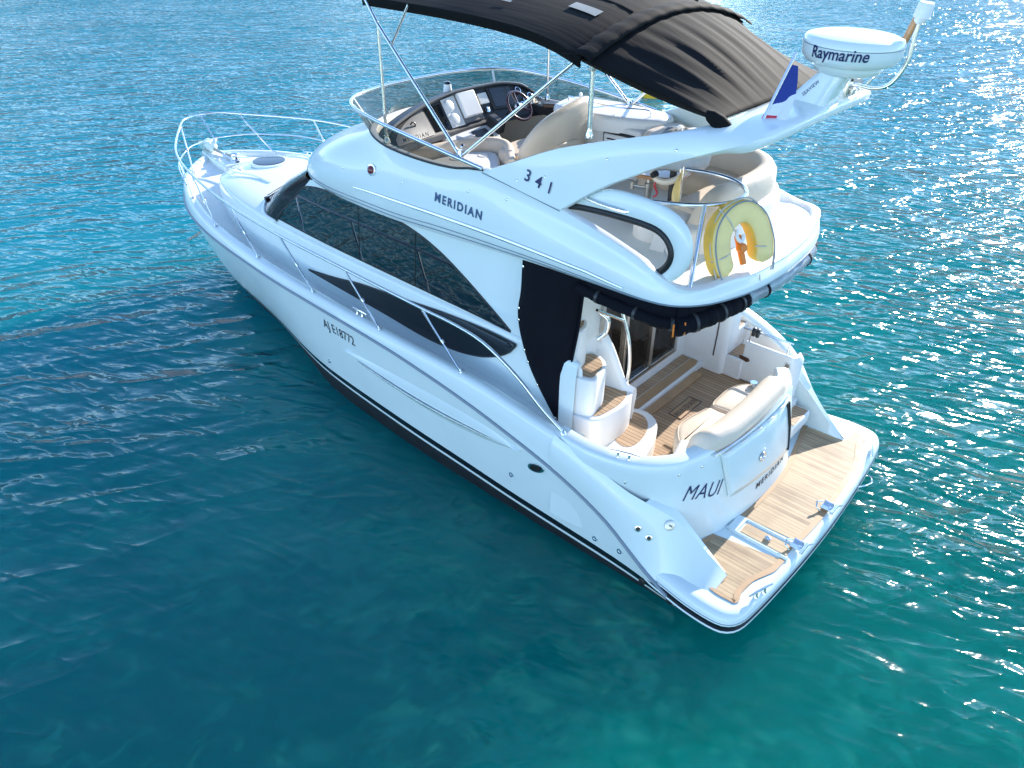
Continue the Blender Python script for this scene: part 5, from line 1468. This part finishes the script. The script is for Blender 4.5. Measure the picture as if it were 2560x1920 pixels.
slab([(.30, 3.14), (.34, 3.35), (.22, 3.55), (-.02, 3.70), (-.40, 3.79), (-.64, 3.80), (-.76, 3.72), (-.78, 3.45), (-.74, 3.2), (-.62, 3.10), (-.2, 3.06), (.15, 3.07)], 3.92, .16, .05, 'seat_back', hs, tilt=-.16, curve=.16)
b = B(); lp = cr([(0, y, z) for y, z in ((-.06, 3.34), (-.10, 3.27), (-.32, 3.25), (-.44, 3.29), (-.45, 3.38), (-.30, 3.40), (-.12, 3.40))], 30, closed=True)
b.puff([Vector((3.835+.16*(p.y+.24)**2+(p.z-3.43)*-.16, p.y, p.z)) for p in lp], (-1, 0, 0), .05, .02); part(b, 'back_pocket', 'cream', parent=hs)
b = B(); lp = cr([(4.0, .25, 0), (4.35, .25, 0), (4.48, .05, 0), (4.50, -.3, 0), (4.42, -.62, 0), (4.1, -.70, 0), (3.95, -.5, 0)], 40, closed=True); b.puff(lev(lp, 3.14), (0, 0, 1), .17, .06); part(b, 'seat_cushion', 'cream', parent=hs, angle=60)
b = B(); b.lathe([(.22, 0), (.2, .03), (.06, .05), (.055, .2)], (4.2, -.25, 2.96), n=24); part(b, 'seat_pedestal', 'liner', parent=hs)

# port companion lounge: cream back curling round a white bolster
pl = empty('port_lounge'); pl.parent = yacht; pl.matrix_parent_inverse = _parent_inv
b = B(); rows = []
path = cr([(5.05, 1.05, 0), (4.95, .80, 0), (4.88, .45, 0), (4.74, .12, 0), (4.55, .02, 0), (4.36, .10, 0), (4.10, .36, 0), (3.95, .50, 0)], 40)
for i, p in enumerate(path):
    a, c_ = path[max(0, i-1)], path[min(39, i+1)]; t = (c_-a).normalized(); n_ = Vector((-t.y, t.x, 0))
    rows.append([p+n_*d+Vector((0, 0, z)) for d, z in ((-.05, 2.96), (-.06, 3.20), (-.05, 3.30), (-.02, 3.345), (.03, 3.345), (.06, 3.30), (.07, 3.2), (.07, 2.96))])
b.grid(rows); b.poly(rows[0]); b.poly(rows[-1]); part(b, 'lounge_back', 'cream', parent=pl, angle=70)
b = B(); lp = cr([(4.85, .95, 0), (4.80, .45, 0), (4.66, .18, 0), (4.45, .16, 0), (4.1, .5, 0), (3.75, .80, 0), (3.65, 1.2, 0), (4.2, 1.28, 0), (4.7, 1.2, 0)], 50, closed=True)
b.puff(lev(lp, 2.96), (0, 0, 1), .27, .05); part(b, 'lounge_seat', 'liner', parent=pl, angle=60)
for x, y in ((4.52, .33), (4.66, .62)):
    b = B(); b.lathe([(.06, 0), (.058, .006), (.045, .006), (.043, .001)], (x, y, 3.231), n=22); part(b, 'cup_holder', 'liner', parent=pl)
b = B(); b.tube(cr([(3.86, .98, 3.23), (3.80, .90, 3.34), (3.78, .95, 3.36), (3.74, 1.02, 3.25)], 12), .006, 6); part(b, 'lounge_latch', 'steel', parent=pl)

# starboard refreshment console with its grab rail and slatted fridge front
rc = empty('refreshment_console'); rc.parent = yacht; rc.matrix_parent_inverse = _parent_inv
b = B(); b.prism([(4.42, -.78, FZ), (3.22, -.78, FZ), (3.15, -1.35, FZ), (4.45, -1.35, FZ)], (0, 0, .55)); part(b, 'console_body', 'liner', parent=rc, bevel=.03, seg=3)
b = B(); lp = cr([(4.46, -.80, 0), (4.1, -.70, 0), (3.7, -.72, 0), (3.35, -.82, 0), (3.12, -.98, 0), (3.14, -1.30, 0), (3.5, -1.38, 0), (4.45, -1.38, 0)], 60, closed=True)
b.puff(lev(lp, 3.44), (0, 0, 1), .17, .06); part(b, 'console_top', 'liner', parent=rc, angle=60)
b = B(); b.box((3.50, -.775, 3.30), (.42, .02, .30)); fo = part(b, 'fridge_surround', 'rubber', parent=rc, bevel=.01)
b = B(); b.box((3.50, -.762, 3.29), (.38, .02, .26)); part(b, 'fridge_front', 'whiteplastic', parent=rc, bevel=.01)
for zz in (3.25, 3.31, 3.37):
    b = B(); b.box((3.49, -.75, zz), (.30, .012, .014)); part(b, 'fridge_slat', 'screen', parent=rc)
b = B(); b.tube(cr([(4.35, -.95, 3.62), (4.33, -.92, 3.68), (4.05, -.82, 3.69), (3.6, -.84, 3.69), (3.30, -1.0, 3.68), (3.28, -1.02, 3.61)], 40), .009, 8); gr = part(b, 'console_rail', 'steel', parent=rc)
for x, y in ((4.05, -.82), (3.62, -.84)):
    b = B(); b.tube([(x, y, 3.60), (x, y, 3.69)], .008, 8); part(b, 'rail_post', 'steel', parent=rc)
b = B(); b.lathe([(.012, 0), (.012, .06), (.02, .07), (.02, .09)], (4.30, -1.1, 3.6), n=10); b.tube(cr([(4.30, -1.1, 3.68), (4.28, -1.07, 3.70), (4.22, -1.0, 3.69)], 10), .014, 8); part(b, 'shower_tap', 'whiteplastic', parent=rc)
b = B(); lp = cr([(3.10, -1.25, 0), (3.16, -.72, 0), (2.95, -.70, 0), (2.90, -1.2, 0)], 30, closed=True); b.puff(lev(lp, FZ), (0, 0, 1), .60, .08); part(b, 'lounge_end', 'cream', angle=60)

# curved aft lounge on the starboard side
al = empty('aft_lounge'); al.parent = yacht; al.matrix_parent_inverse = _parent_inv
LP = cr([(3.0, -1.22, 0), (2.6, -1.25, 0), (2.25, -1.22, 0), (1.98, -1.08, 0), (1.80, -.84, 0), (1.75, -.52, 0), (1.76, -.2, 0), (1.80, .12, 0), (1.84, .36, 0)], 60)
def lnorm(i):
    a, c_ = LP[max(0, i-1)], LP[min(59, i+1)]; t = (c_-a).normalized(); n_ = Vector((-t.y, t.x, 0))
    if n_.dot(Vector((2.6, -.3, 0))-LP[i]) < 0: n_ = -n_
    return n_
b = B(); rows = []
for i, p in enumerate(LP):
    n_ = lnorm(i); u = i/59
    e = min(1, (1-u)/.14); k = math.sqrt(max(0, 1-(1-e)**2))
    hb = 3.08+(3.47-3.08)*(.18+.82*k)
    rows.append([p+n_*d+Vector((0, 0, 3.08+(z-3.08)*(hb-3.08)/(3.47-3.08))) for d, z in ((-.115, 3.05), (-.12, 3.30), (-.11, 3.40), (-.07, 3.455), (0, 3.47), (.06, 3.44), (.09, 3.36), (.11, 3.2), (.13, 3.08))])
b.grid(rows); b.poly(rows[-1]); b.poly(rows[0]); part(b, 'lounge_back', 'cream', parent=al, angle=80)
b = B(); inn = [p+lnorm(i)*.10 for i, p in enumerate(LP[:56])]; out_ = [p+lnorm(i)*.55 for i, p in enumerate(LP[:56])]
rows = []
for i in range(56):
    p, n_ = LP[i], lnorm(i)
    dd = .52 if i > 20 else .50
    rows.append([p+n_*d+Vector((0, 0, z)) for d, z in ((.08, 3.06), (.10, 3.20), (dd-.08, 3.215), (dd-.02, 3.19), (dd, 3.13), (dd-.02, 3.04), (dd-.05, 2.96))])
b.grid(rows); b.poly(rows[-1]); part(b, 'lounge_seat', 'cream', parent=al, angle=70)
b = B(); rows = []
MP = cr([(2.75, -1.36, 0), (2.3, -1.345, 0), (1.98, -1.27, 0), (1.72, -1.04, 0), (1.60, -.72, 0), (1.575, -.36, 0), (1.60, .02, 0), (1.72, .36, 0), (1.9, .56, 0), (2.1, .60, 0)], 60)
for i, p in enumerate(MP):
    a, c_ = MP[max(0, i-1)], MP[min(59, i+1)]; t = (c_-a).normalized(); n_ = Vector((-t.y, t.x, 0))
    if n_.dot(Vector((2.6, -.3, 0))-p) < 0: n_ = -n_
    u = i/59; tz = 3.22-.10*max(0, (u-.62)/.38)
    rows.append([p-n_*.10+Vector((0, 0, 2.955)), p-n_*.045+Vector((0, 0, 3.02)), p-n_*.02+Vector((0, 0, tz-.05)), p+n_*.0+Vector((0, 0, tz-.012)), p+n_*.03+Vector((0, 0, tz)), p+n_*.16+Vector((0, 0, tz)), p+n_*.2+Vector((0, 0, 2.96))])
b.grid(rows); b.poly(rows[-1]); part(b, 'lounge_base', 'liner', parent=al, angle=60)
for i in (26, 36):
    p = MP[i]; q = p+Vector((.06, .03, 0)); b = B(); b.lathe([(.045, 0), (.043, .006), (.034, .006), (.032, .0)], (q.x, q.y, 3.221), n=20); part(b, 'cup_recess', 'creamgel', parent=al)
b = B(); lp = cr([(1.95, .34, 0), (2.05, .55, 0), (2.3, .58, 0), (2.45, .4, 0), (2.4, .1, 0), (2.2, .05, 0), (2.0, .1, 0)], 40, closed=True); b.puff(lev(lp, 2.96), (0, 0, 1), .20, .06); part(b, 'lounge_foot', 'liner', parent=al, angle=60)
b = B(); b.lathe([(.018, 0), (.016, .003)], (1.565, -.2, 3.09), axis=(-1, .05, 0), n=14); part(b, 'lounge_drain', 'rubber', parent=al)

# table with a varnished edge on a steel pedestal
tb = empty('fly_table', (2.75, -.25, 2.96)); tag(tb, 'white flybridge table with varnished wooden edge on a steel pedestal under the radar arch', 'table')
def tpart(b, nm, mt, par, **k):
    o = b.build(nm, mt, None, **k); o.parent = par; o.matrix_parent_inverse = Matrix.Translation(-par.location); return o
b = B(); lp = cr([(2.45, -.05, 0), (2.9, .02, 0), (3.1, -.25, 0), (3.0, -.55, 0), (2.5, -.6, 0), (2.35, -.3, 0)], 40, closed=True); b.puff(lev(lp, 3.33), (0, 0, 1), .025, .008); tpart(b, 'table_top', 'whiteplastic', tb)
b = B(); b.tube(lev(lp, 3.335), .018, 8, closed=True); tpart(b, 'table_edge', 'brownwood', tb)
b = B(); b.lathe([(.12, 0), (.11, .02), (.035, .03), (.035, .20), (.045, .2), (.045, .24), (.032, .25), (.03, .37)], (2.72, -.22, 2.96), n=20); tpart(b, 'table_pedestal', 'satin', tb)
b = B(); b.tube([(2.72, -.22, 3.15), (2.86, -.16, 3.16)], .012, 8); b.box((2.87, -.155, 3.16), (.03, .03, .07)); tpart(b, 'pedestal_clamp', 'satin', tb)

# stainless loop rail at the port aft corner of the flybridge
lr = empty('aft_loop_rail'); lr.parent = yacht; lr.matrix_parent_inverse = _parent_inv
lpz = cr([(2.55, 1.05, 3.50), (2.27, 1.03, 3.505), (1.92, .96, 3.51), (1.62, .80, 3.515), (1.44, .55, 3.52), (1.46, .26, 3.52), (1.66, .06, 3.52), (1.92, .0, 3.52), (2.22, .06, 3.52)], 70)
b = B(); b.tube(lpz, .019, 10); part(b, 'loop_tube', 'steel', parent=lr)
b = B(); b.tube([(1.39, 1.19, 2.97), (1.50, .73, 3.51)] if False else [(1.385, 1.185, 2.97), (1.575, .765, 3.515)], .021, 10); part(b, 'loop_post', 'steel', parent=lr)
b = B(); b.lathe([(.05, 0), (.048, .01), (.03, .02)], (1.385, 1.185, 2.968), n=18); part(b, 'post_foot', 'steel', parent=lr)
b = B(); b.tube([(2.22, .06, 3.52), (2.22, .06, 2.96)], .018, 10); part(b, 'loop_post', 'steel', parent=lr)
b = B(); b.tube(cr([(1.9, .52, 3.02), (1.9, .75, 3.03), (1.72, .95, 3.03)], 10), .010, 6); part(b, 'foot_bar', 'steel', parent=lr)

# silver-covered outboard hanging from the loop rail
om = empty('covered_outboard', (2.30, .03, 3.5)); tag(om, 'small outboard motor under a silver cover clamped to the flybridge loop rail', 'outboard motor')
b = B(); lp = cr([(2.66, -.20, 0), (2.62, .10, 0), (2.42, .16, 0), (2.18, .06, 0), (2.06, -.14, 0), (2.2, -.34, 0), (2.5, -.34, 0)], 44, closed=True)
rows = []
for k, (f_, z) in enumerate(((.80, 3.48), (.95, 3.52), (1.0, 3.60), (.98, 3.68), (.85, 3.76), (.55, 3.81), (.15, 3.825))):
    c_ = Vector((2.36, -.1, 0)); rows.append([c_+(p-c_)*f_*(1+.04*math.sin(i*1.7+k))+Vector((0, 0, z+.012*math.sin(i*.9+k*2))) for i, p in enumerate(lp)])
b.grid(rows, cu=True); b.poly(rows[-1]); b.poly(rows[0]); tpart(b, 'motor_cover', 'silver', om, angle=60)
b = B(); b.tube(cr([(2.52, .06, 3.50), (2.48, .12, 3.42), (2.36, .14, 3.38), (2.24, .10, 3.42), (2.18, .04, 3.50)], 20), .03, 8); tpart(b, 'clamp_bracket', 'creamgel', om)
b = B(); b.tube([(2.32, .02, 3.46), (2.30, .03, 3.05)], .035, 10); tpart(b, 'motor_leg', 'dash', om)
b = B(); b.lathe([(.03, 0), (.028, .06)], (2.44, .12, 3.44), axis=(.3, 1, -.2), n=12); tpart(b, 'tilt_knob', 'rubber', om)
b = B(); b.tube(cr([(2.42, .14, 3.40), (2.43, .15, 3.33), (2.40, .14, 3.26), (2.43, .15, 3.22)], 12), .009, 6); tpart(b, 'red_lanyard', 'flagred', om)

# small yellow pennant rolled on its staff beside the loop rail
pn = empty('yellow_pennant', (2.18, .10, 3.1)); tag(pn, 'limp pale yellow and white pennant hanging on a thin staff beside the loop rail', 'pennant')
b = B(); b.tube([(2.16, .11, 3.0), (2.17, .11, 3.56)], .007, 8); tpart(b, 'staff', 'steel', pn)
b = B(); rows = []
for i in range(15):
    t = i/14; z = 3.54-.42*t; wd = .02+.13*math.sin(math.pi*min(1, t*1.15))**.8*(.4+.6*t)
    rows.append([Vector((2.17+k/6*wd*.9, .115+.02*math.sin(k*1.4+t*5), z-.05*k/6)) for k in range(7)])
b.grid(rows); tpart(b, 'cloth', 'yellow', pn, angle=80)

# horseshoe lifebuoy lashed at the aft edge
lb = empty('horseshoe_lifebuoy', (1.45, .78, 3.2)); tag(lb, 'pale yellow horseshoe lifebuoy with an orange light lashed to the aft flybridge rail', 'lifebuoy')
LC = Vector((1.30, .62, 3.235))
# plane of the horseshoe: faces aft and a little to port
ln = Vector((-.80, .50, .30)).normalized()
lu = Vector((-.50, -.80, 0)); lu = (lu-ln*lu.dot(ln)).normalized()      # to the viewer's right
lv = ln.cross(lu).normalized()
if lv.z < 0: lv = -lv
def lpt(a, b_, d=0): return LC+lu*a+lv*b_+ln*d
prof_c = cr([(-.125, -.27, 0), (-.175, -.15, 0), (-.195, -.0, 0), (-.165, .13, 0), (-.07, .225, 0), (.05, .24, 0), (.15, .16, 0), (.205, .02, 0), (.215, -.09, 0), (.205, -.19, 0)], 60)
b = B(); rows = []
for i, p in enumerate(prof_c):
    a, c_ = prof_c[max(0, i-1)], prof_c[min(59, i+1)]; t = (c_-a).normalized(); n_ = Vector((t.y, -t.x, 0))
    u = i/59; hw = .097-.006*abs(u-.5)*2
    k = min(1, min(u, 1-u)/.06); hw *= math.sqrt(max(.02, 1-(1-k)**2)); hd = .10*(.55+.45*k)
    sec = []
    for j in range(20):
        an = 2*math.pi*j/20; ca, sa = math.cos(an), math.sin(an)
        x_ = hw*math.copysign(abs(ca)**.62, ca); d_ = hd*math.copysign(abs(sa)**.55, sa)
        sec.append(lpt(p.x+n_.x*x_, p.y+n_.y*x_, d_))
    rows.append(sec)
o_ = len(b.v)
b.grid(rows, cu=True)
# the rim of the cover is deep yellow, the two faces pale
nn = 20
for fi in range(len(b.f)):
    j = fi % nn; an = 2*math.pi*(j+.5)/nn
    b.m[fi] = 0 if abs(math.sin(an)) > .62 else 1
b.poly(rows[0], 0); b.poly(rows[-1], 0)
ring_o = tpart(b, 'buoy_cover', ['yellow', 'amber'], lb, angle=70)
b = B(); b.tube([lpt(p.x*1.0+.0, p.y, .098) + (lu*(p.x)+lv*p.y)*.34 for p in prof_c], .006, 6); tpart(b, 'cover_piping', 'groove', lb)
b = B(); b.tube([lpt(p.x, p.y, .05) + (lu*p.x+lv*p.y)*(.42+.03*math.sin(i*.6)) for i, p in enumerate(prof_c)], .008, 8); tpart(b, 'grab_line', 'rope', lb)
for a, b_ in ((-.28, -.14), (.26, -.06), (-.2, .28)):
    b = B(); q0 = lpt(a, b_, .05); q1 = lpt(a*.42, b_*.42-.02, .085); b.tube(cr([q0, q0.lerp(q1, .5)+ln*.04, q1], 10), .006, 6); tpart(b, 'lashing', 'rope', lb)
b = B(); b.tube([lpt(-.02, .05, .03), lpt(.035, -.19, .03)], [.03, .028], 10); b.lathe([(.038, 0), (.04, .05), (.03, .07)], lpt(-.0, -.05, .03), axis=ln, n=16); tpart(b, 'rescue_light', 'orange', lb)
b = B(); b.tube(cr([lpt(-.04, .10, .05), lpt(-.05, .04, .07), lpt(-.0, .0, .06), lpt(.02, .06, .06)], 14), .016, 8); tpart(b, 'light_clip', 'whiteplastic', lb)
b = B(); b.tube([lpt(.20, -.30, .02), lpt(.24, -.42, -.02)], .006, 6); tpart(b, 'tail_line', 'rope', lb)

# ensign on a short staff at the arch
fgs = empty('ensign', (1.25, .78, 4.25)); tag(fgs, 'limp blue, white and red ensign on a short staff on the radar arch', 'flag')
q0, q1 = Vector((1.22, .78, 4.235)), Vector((1.16, .545, 4.70))
b = B(); b.tube([q0, q1], .011, 8); tpart(b, 'staff', 'steel', fgs)
b = B(); b.lathe([(.02, -.03), (.024, 0), (.02, .02)], q0, n=12); tpart(b, 'staff_foot', 'steel', fgs)
b = B(); rows = []
for i in range(81):
    t = i/80
    A_ = q1.lerp(q0, .17+.81*t)                                   # along the staff
    D_ = (q1+Vector((-.03, -.02, -.09))).lerp(Vector((1.075, .70, 4.262)), t)+Vector((-.02, -.03, 0))*math.sin(math.pi*t)   # the fly edge hangs down limp
    row = []
    for k in range(41):
        f_ = k/40; p = A_.lerp(D_, f_)
        p += Vector((.6, .55, 0))*(.024*math.sin(f_*8.5+t*1.3)*(.3+.7*t)) + Vector((0, 0, -.015*math.sin(math.pi*f_)*t))
        row.append(p)
    rows.append(row)
b.grid(rows)
nn = 40
for fi in range(len(b.f)):
    i, k = divmod(fi, nn); t = i/80; f_ = k/40
    s_ = t+.20*f_-.04
    b.m[fi] = 0 if s_ < .66 else (1 if (t < .86 or f_ > .42) else 2)
tpart(b, 'cloth', ['flagblue', 'flagwhite', 'flagred'], fgs, angle=80)

# ================================================================== canvas round the cockpit
b = B()
CU = [(2.98, 1.41, 2.90), (2.98, 1.425, 2.76), (2.99, 1.43, 2.50), (3.02, 1.435, 2.24), (2.95, 1.44, 1.95), (2.83, 1.44, 1.68), (2.66, 1.43, 1.42), (2.50, 1.40, 1.20)]
CF = [(2.28, 1.36, 2.90), (2.30, 1.365, 2.76), (2.32, 1.36, 2.55), (2.34, 1.36, 2.3), (2.38, 1.365, 2.0), (2.42, 1.37, 1.7), (2.44, 1.375, 1.42), (2.47, 1.385, 1.20)]
cu_, cf_ = cr(CU, 30), cr(CF, 30)
b.grid([[a.lerp(c_, k/8)+Vector((0, .012*math.sin(k*1.3)+.035*math.sin(math.pi*k/8), 0)) for k in range(9)] for a, c_ in zip(cu_, cf_)])
for_hem = cf_
cur = part(b, 'side_curtain', 'navy', solid=.008, angle=60)
b = B(); b.tube(cf_, .012, 6); part(b, 'curtain_hem', 'navy', parent=cur)
b = B(); b.tube([p.lerp(q, .06) for p, q in zip(cu_, cf_)], .007, 6); part(b, 'curtain_hem', 'navy', parent=cur)
for i in (2, 9, 11, 16, 18, 22, 28):
    p = cu_[i]+Vector((-.02, .012, 0)); b = B(); b.lathe([(.014, 0), (.013, .008), (.004, .011)], p+Vector((-.015, .012, 0)), axis=(0, 1, .1), n=12); part(b, 'snap_stud', 'steel', parent=cur)
# valance rolled up under the flybridge edge, on the port side and aft
rolls = [([(2.36, 1.37, 2.73), (2.1, 1.36, 2.70), (1.8, 1.33, 2.67), (1.55, 1.28, 2.64), (1.38, 1.14, 2.62)], .055), ([(1.44, 1.22, 2.61), (1.33, 1.0, 2.635), (1.26, .72, 2.65), (1.215, .44, 2.66)], .085)]
for pts, r_ in rolls:
    P = cr(pts, 40); b = B()
    b.tube(P, [r_*(1+.06*math.sin(i*.9)+.04*math.sin(i*2.3)) for i in range(40)], 14)
    ro = part(b, 'rolled_canvas', 'navy', angle=60)
    for k in (8, 22, 34):
        b = B(); t = (P[k+1]-P[k-1]).normalized(); b.tube([P[k]-t*.014, P[k]+t*.014], r_*1.10, 14); part(b, 'roll_strap', 'dash', parent=ro)
    b = B(); q = P[-1] if pts[0][0] > 2 else P[0]; b.tube([q+Vector((-.02, .07, .06)), q+Vector((-.03, .08, -.05))], .008, 6); part(b, 'orange_toggle', 'orange', parent=ro)
b = B(); b.grid([[Vector((p.x, p.y, 2.84)) for p in cr(rolls[0][0], 20)], [p for p in cr(rolls[0][0], 20)]]); part(b, 'valance', 'navy', solid=.006)
b = B(); b.grid([[Vector((p.x, p.y, 2.84)) for p in cr(rolls[1][0], 20)], [p for p in cr(rolls[1][0], 20)]]); part(b, 'valance', 'navy', solid=.006)
P = cr([(1.20, .46, 2.675), (1.16, .15, 2.68), (1.14, -.15, 2.685), (1.15, -.5, 2.69), (1.19, -.82, 2.69), (1.25, -1.0, 2.69)], 40)
b = B(); b.tube(P, [.07*(1+.05*math.sin(i*1.1)) for i in range(40)], 14); ro = part(b, 'rolled_clear_panel', 'vinyl', angle=60)
for k in (7, 30):
    b = B(); t = (P[k+1]-P[k-1]).normalized(); b.tube([P[k]-t*.014, P[k]+t*.014], .08, 14); part(b, 'roll_strap', 'navy', parent=ro)
b = B(); b.tube([P[-1]-Vector((.0, -.02, 0)), P[-1]+Vector((.02, -.05, 0))], .078, 14); part(b, 'roll_end', 'rubber', parent=ro)

# ================================================================== things on and round the boat
an = empty('anchor', (11.5, 0, 1.84)); tag(an, 'white anchor stowed on the bow roller at the tip of the foredeck', 'anchor')
b = B(); b.tube([(11.72, 0, 1.80), (11.45, 0, 1.885), (11.05, 0, 1.86)], [.035, .03, .022], 10); tpart(b, 'shank', 'chain', an)
b = B(); rows = []
for i in range(9):
    t = i/8; x = 11.74-.36*t; w_ = .02+.15*math.sin(math.pi*(.15+.75*t))
    rows.append([Vector((x, y*w_, 1.78+.13*t+.10*(abs(y)**1.5)*(1 if True else 0)+.05*math.sin(math.pi*t))) for y in np.linspace(-1, 1, 9)])
b.grid(rows); tpart(b, 'fluke', 'gel', an, solid=.03, angle=60)
b = B(); b.lathe([(.02, -.14), (.085, -.09), (.10, 0), (.085, .09), (.02, .14)], (11.50, 0, 1.93), axis=(.9, 0, .25), n=18); tpart(b, 'crown', 'gel', an)
def chain_of(pts, n, nm, lab, cat, mt='chain', link=.035, wire=.008):
    P = cr(pts, n); b = B()
    for i in range(n-1):
        a, c_ = P[i], P[i+1]; t = (c_-a).normalized(); u = t.orthogonal().normalized()
        if i % 2: u = t.cross(u)
        m_ = (a+c_)/2; L_ = (c_-a).length*.62
        b.tube([m_+t*L_*math.cos(k)+u*link*.5*math.sin(k) for k in np.linspace(0, 2*math.pi, 13)[:-1]], wire, 5, closed=True)
    o = b.build(nm, mt); tag(o, lab, cat); return o
chain_of([(11.04, 0, 1.862), (10.93, .01, 1.872), (10.80, .02, 1.905), (10.68, .02, 1.955)], 12, 'anchor_chain', 'short galvanised chain running from the windlass to the white anchor', 'chain', link=.04, wire=.009)
chain_of([(11.22, 0, .95), (11.6, .12, .62), (12.0, .245, .30), (12.46, .38, 0), (12.9, .50, -.3)], 44, 'mooring_chain', 'mooring chain running from the stem of the bow down into the water', 'chain', link=.045, wire=.011)
lnp = B(); lnp.tube([(10.1, 1.05, 2.03), (9.25, 1.50, 1.98), (8.85, 1.55, 1.9)], .006, 6); tag(lnp.build('slack_cord', 'rope'), 'thin white cord stretched beside the port bow rail stanchions', 'cord')

mb = empty('mooring_buoy', (12.58, -16.18, 0)); tag(mb, 'yellow marker buoy floating in open water behind the yacht', 'buoy')
b = B(); b.lathe([(.05, -.45), (.30, -.36), (.40, -.12), (.40, .22), (.34, .34), (.27, .40), (.25, .72), (.20, .92), (.05, .98)], (12.58, -16.18, 0), axis=(.06, .04, 1), n=28); tpart(b, 'float', 'buoyyellow', mb)
b = B(); b.box((12.62, -15.86, .45), (.24, .03, .18), Matrix.Rotation(.5, 3, 'Z')); tpart(b, 'warning_panel', 'whiteplastic', mb, bevel=.01)
b = B(); b.tube([(12.62, -16.15, .95), (12.64, -16.13, 1.10)], .03, 8); tpart(b, 'top_eye', 'chain', mb)
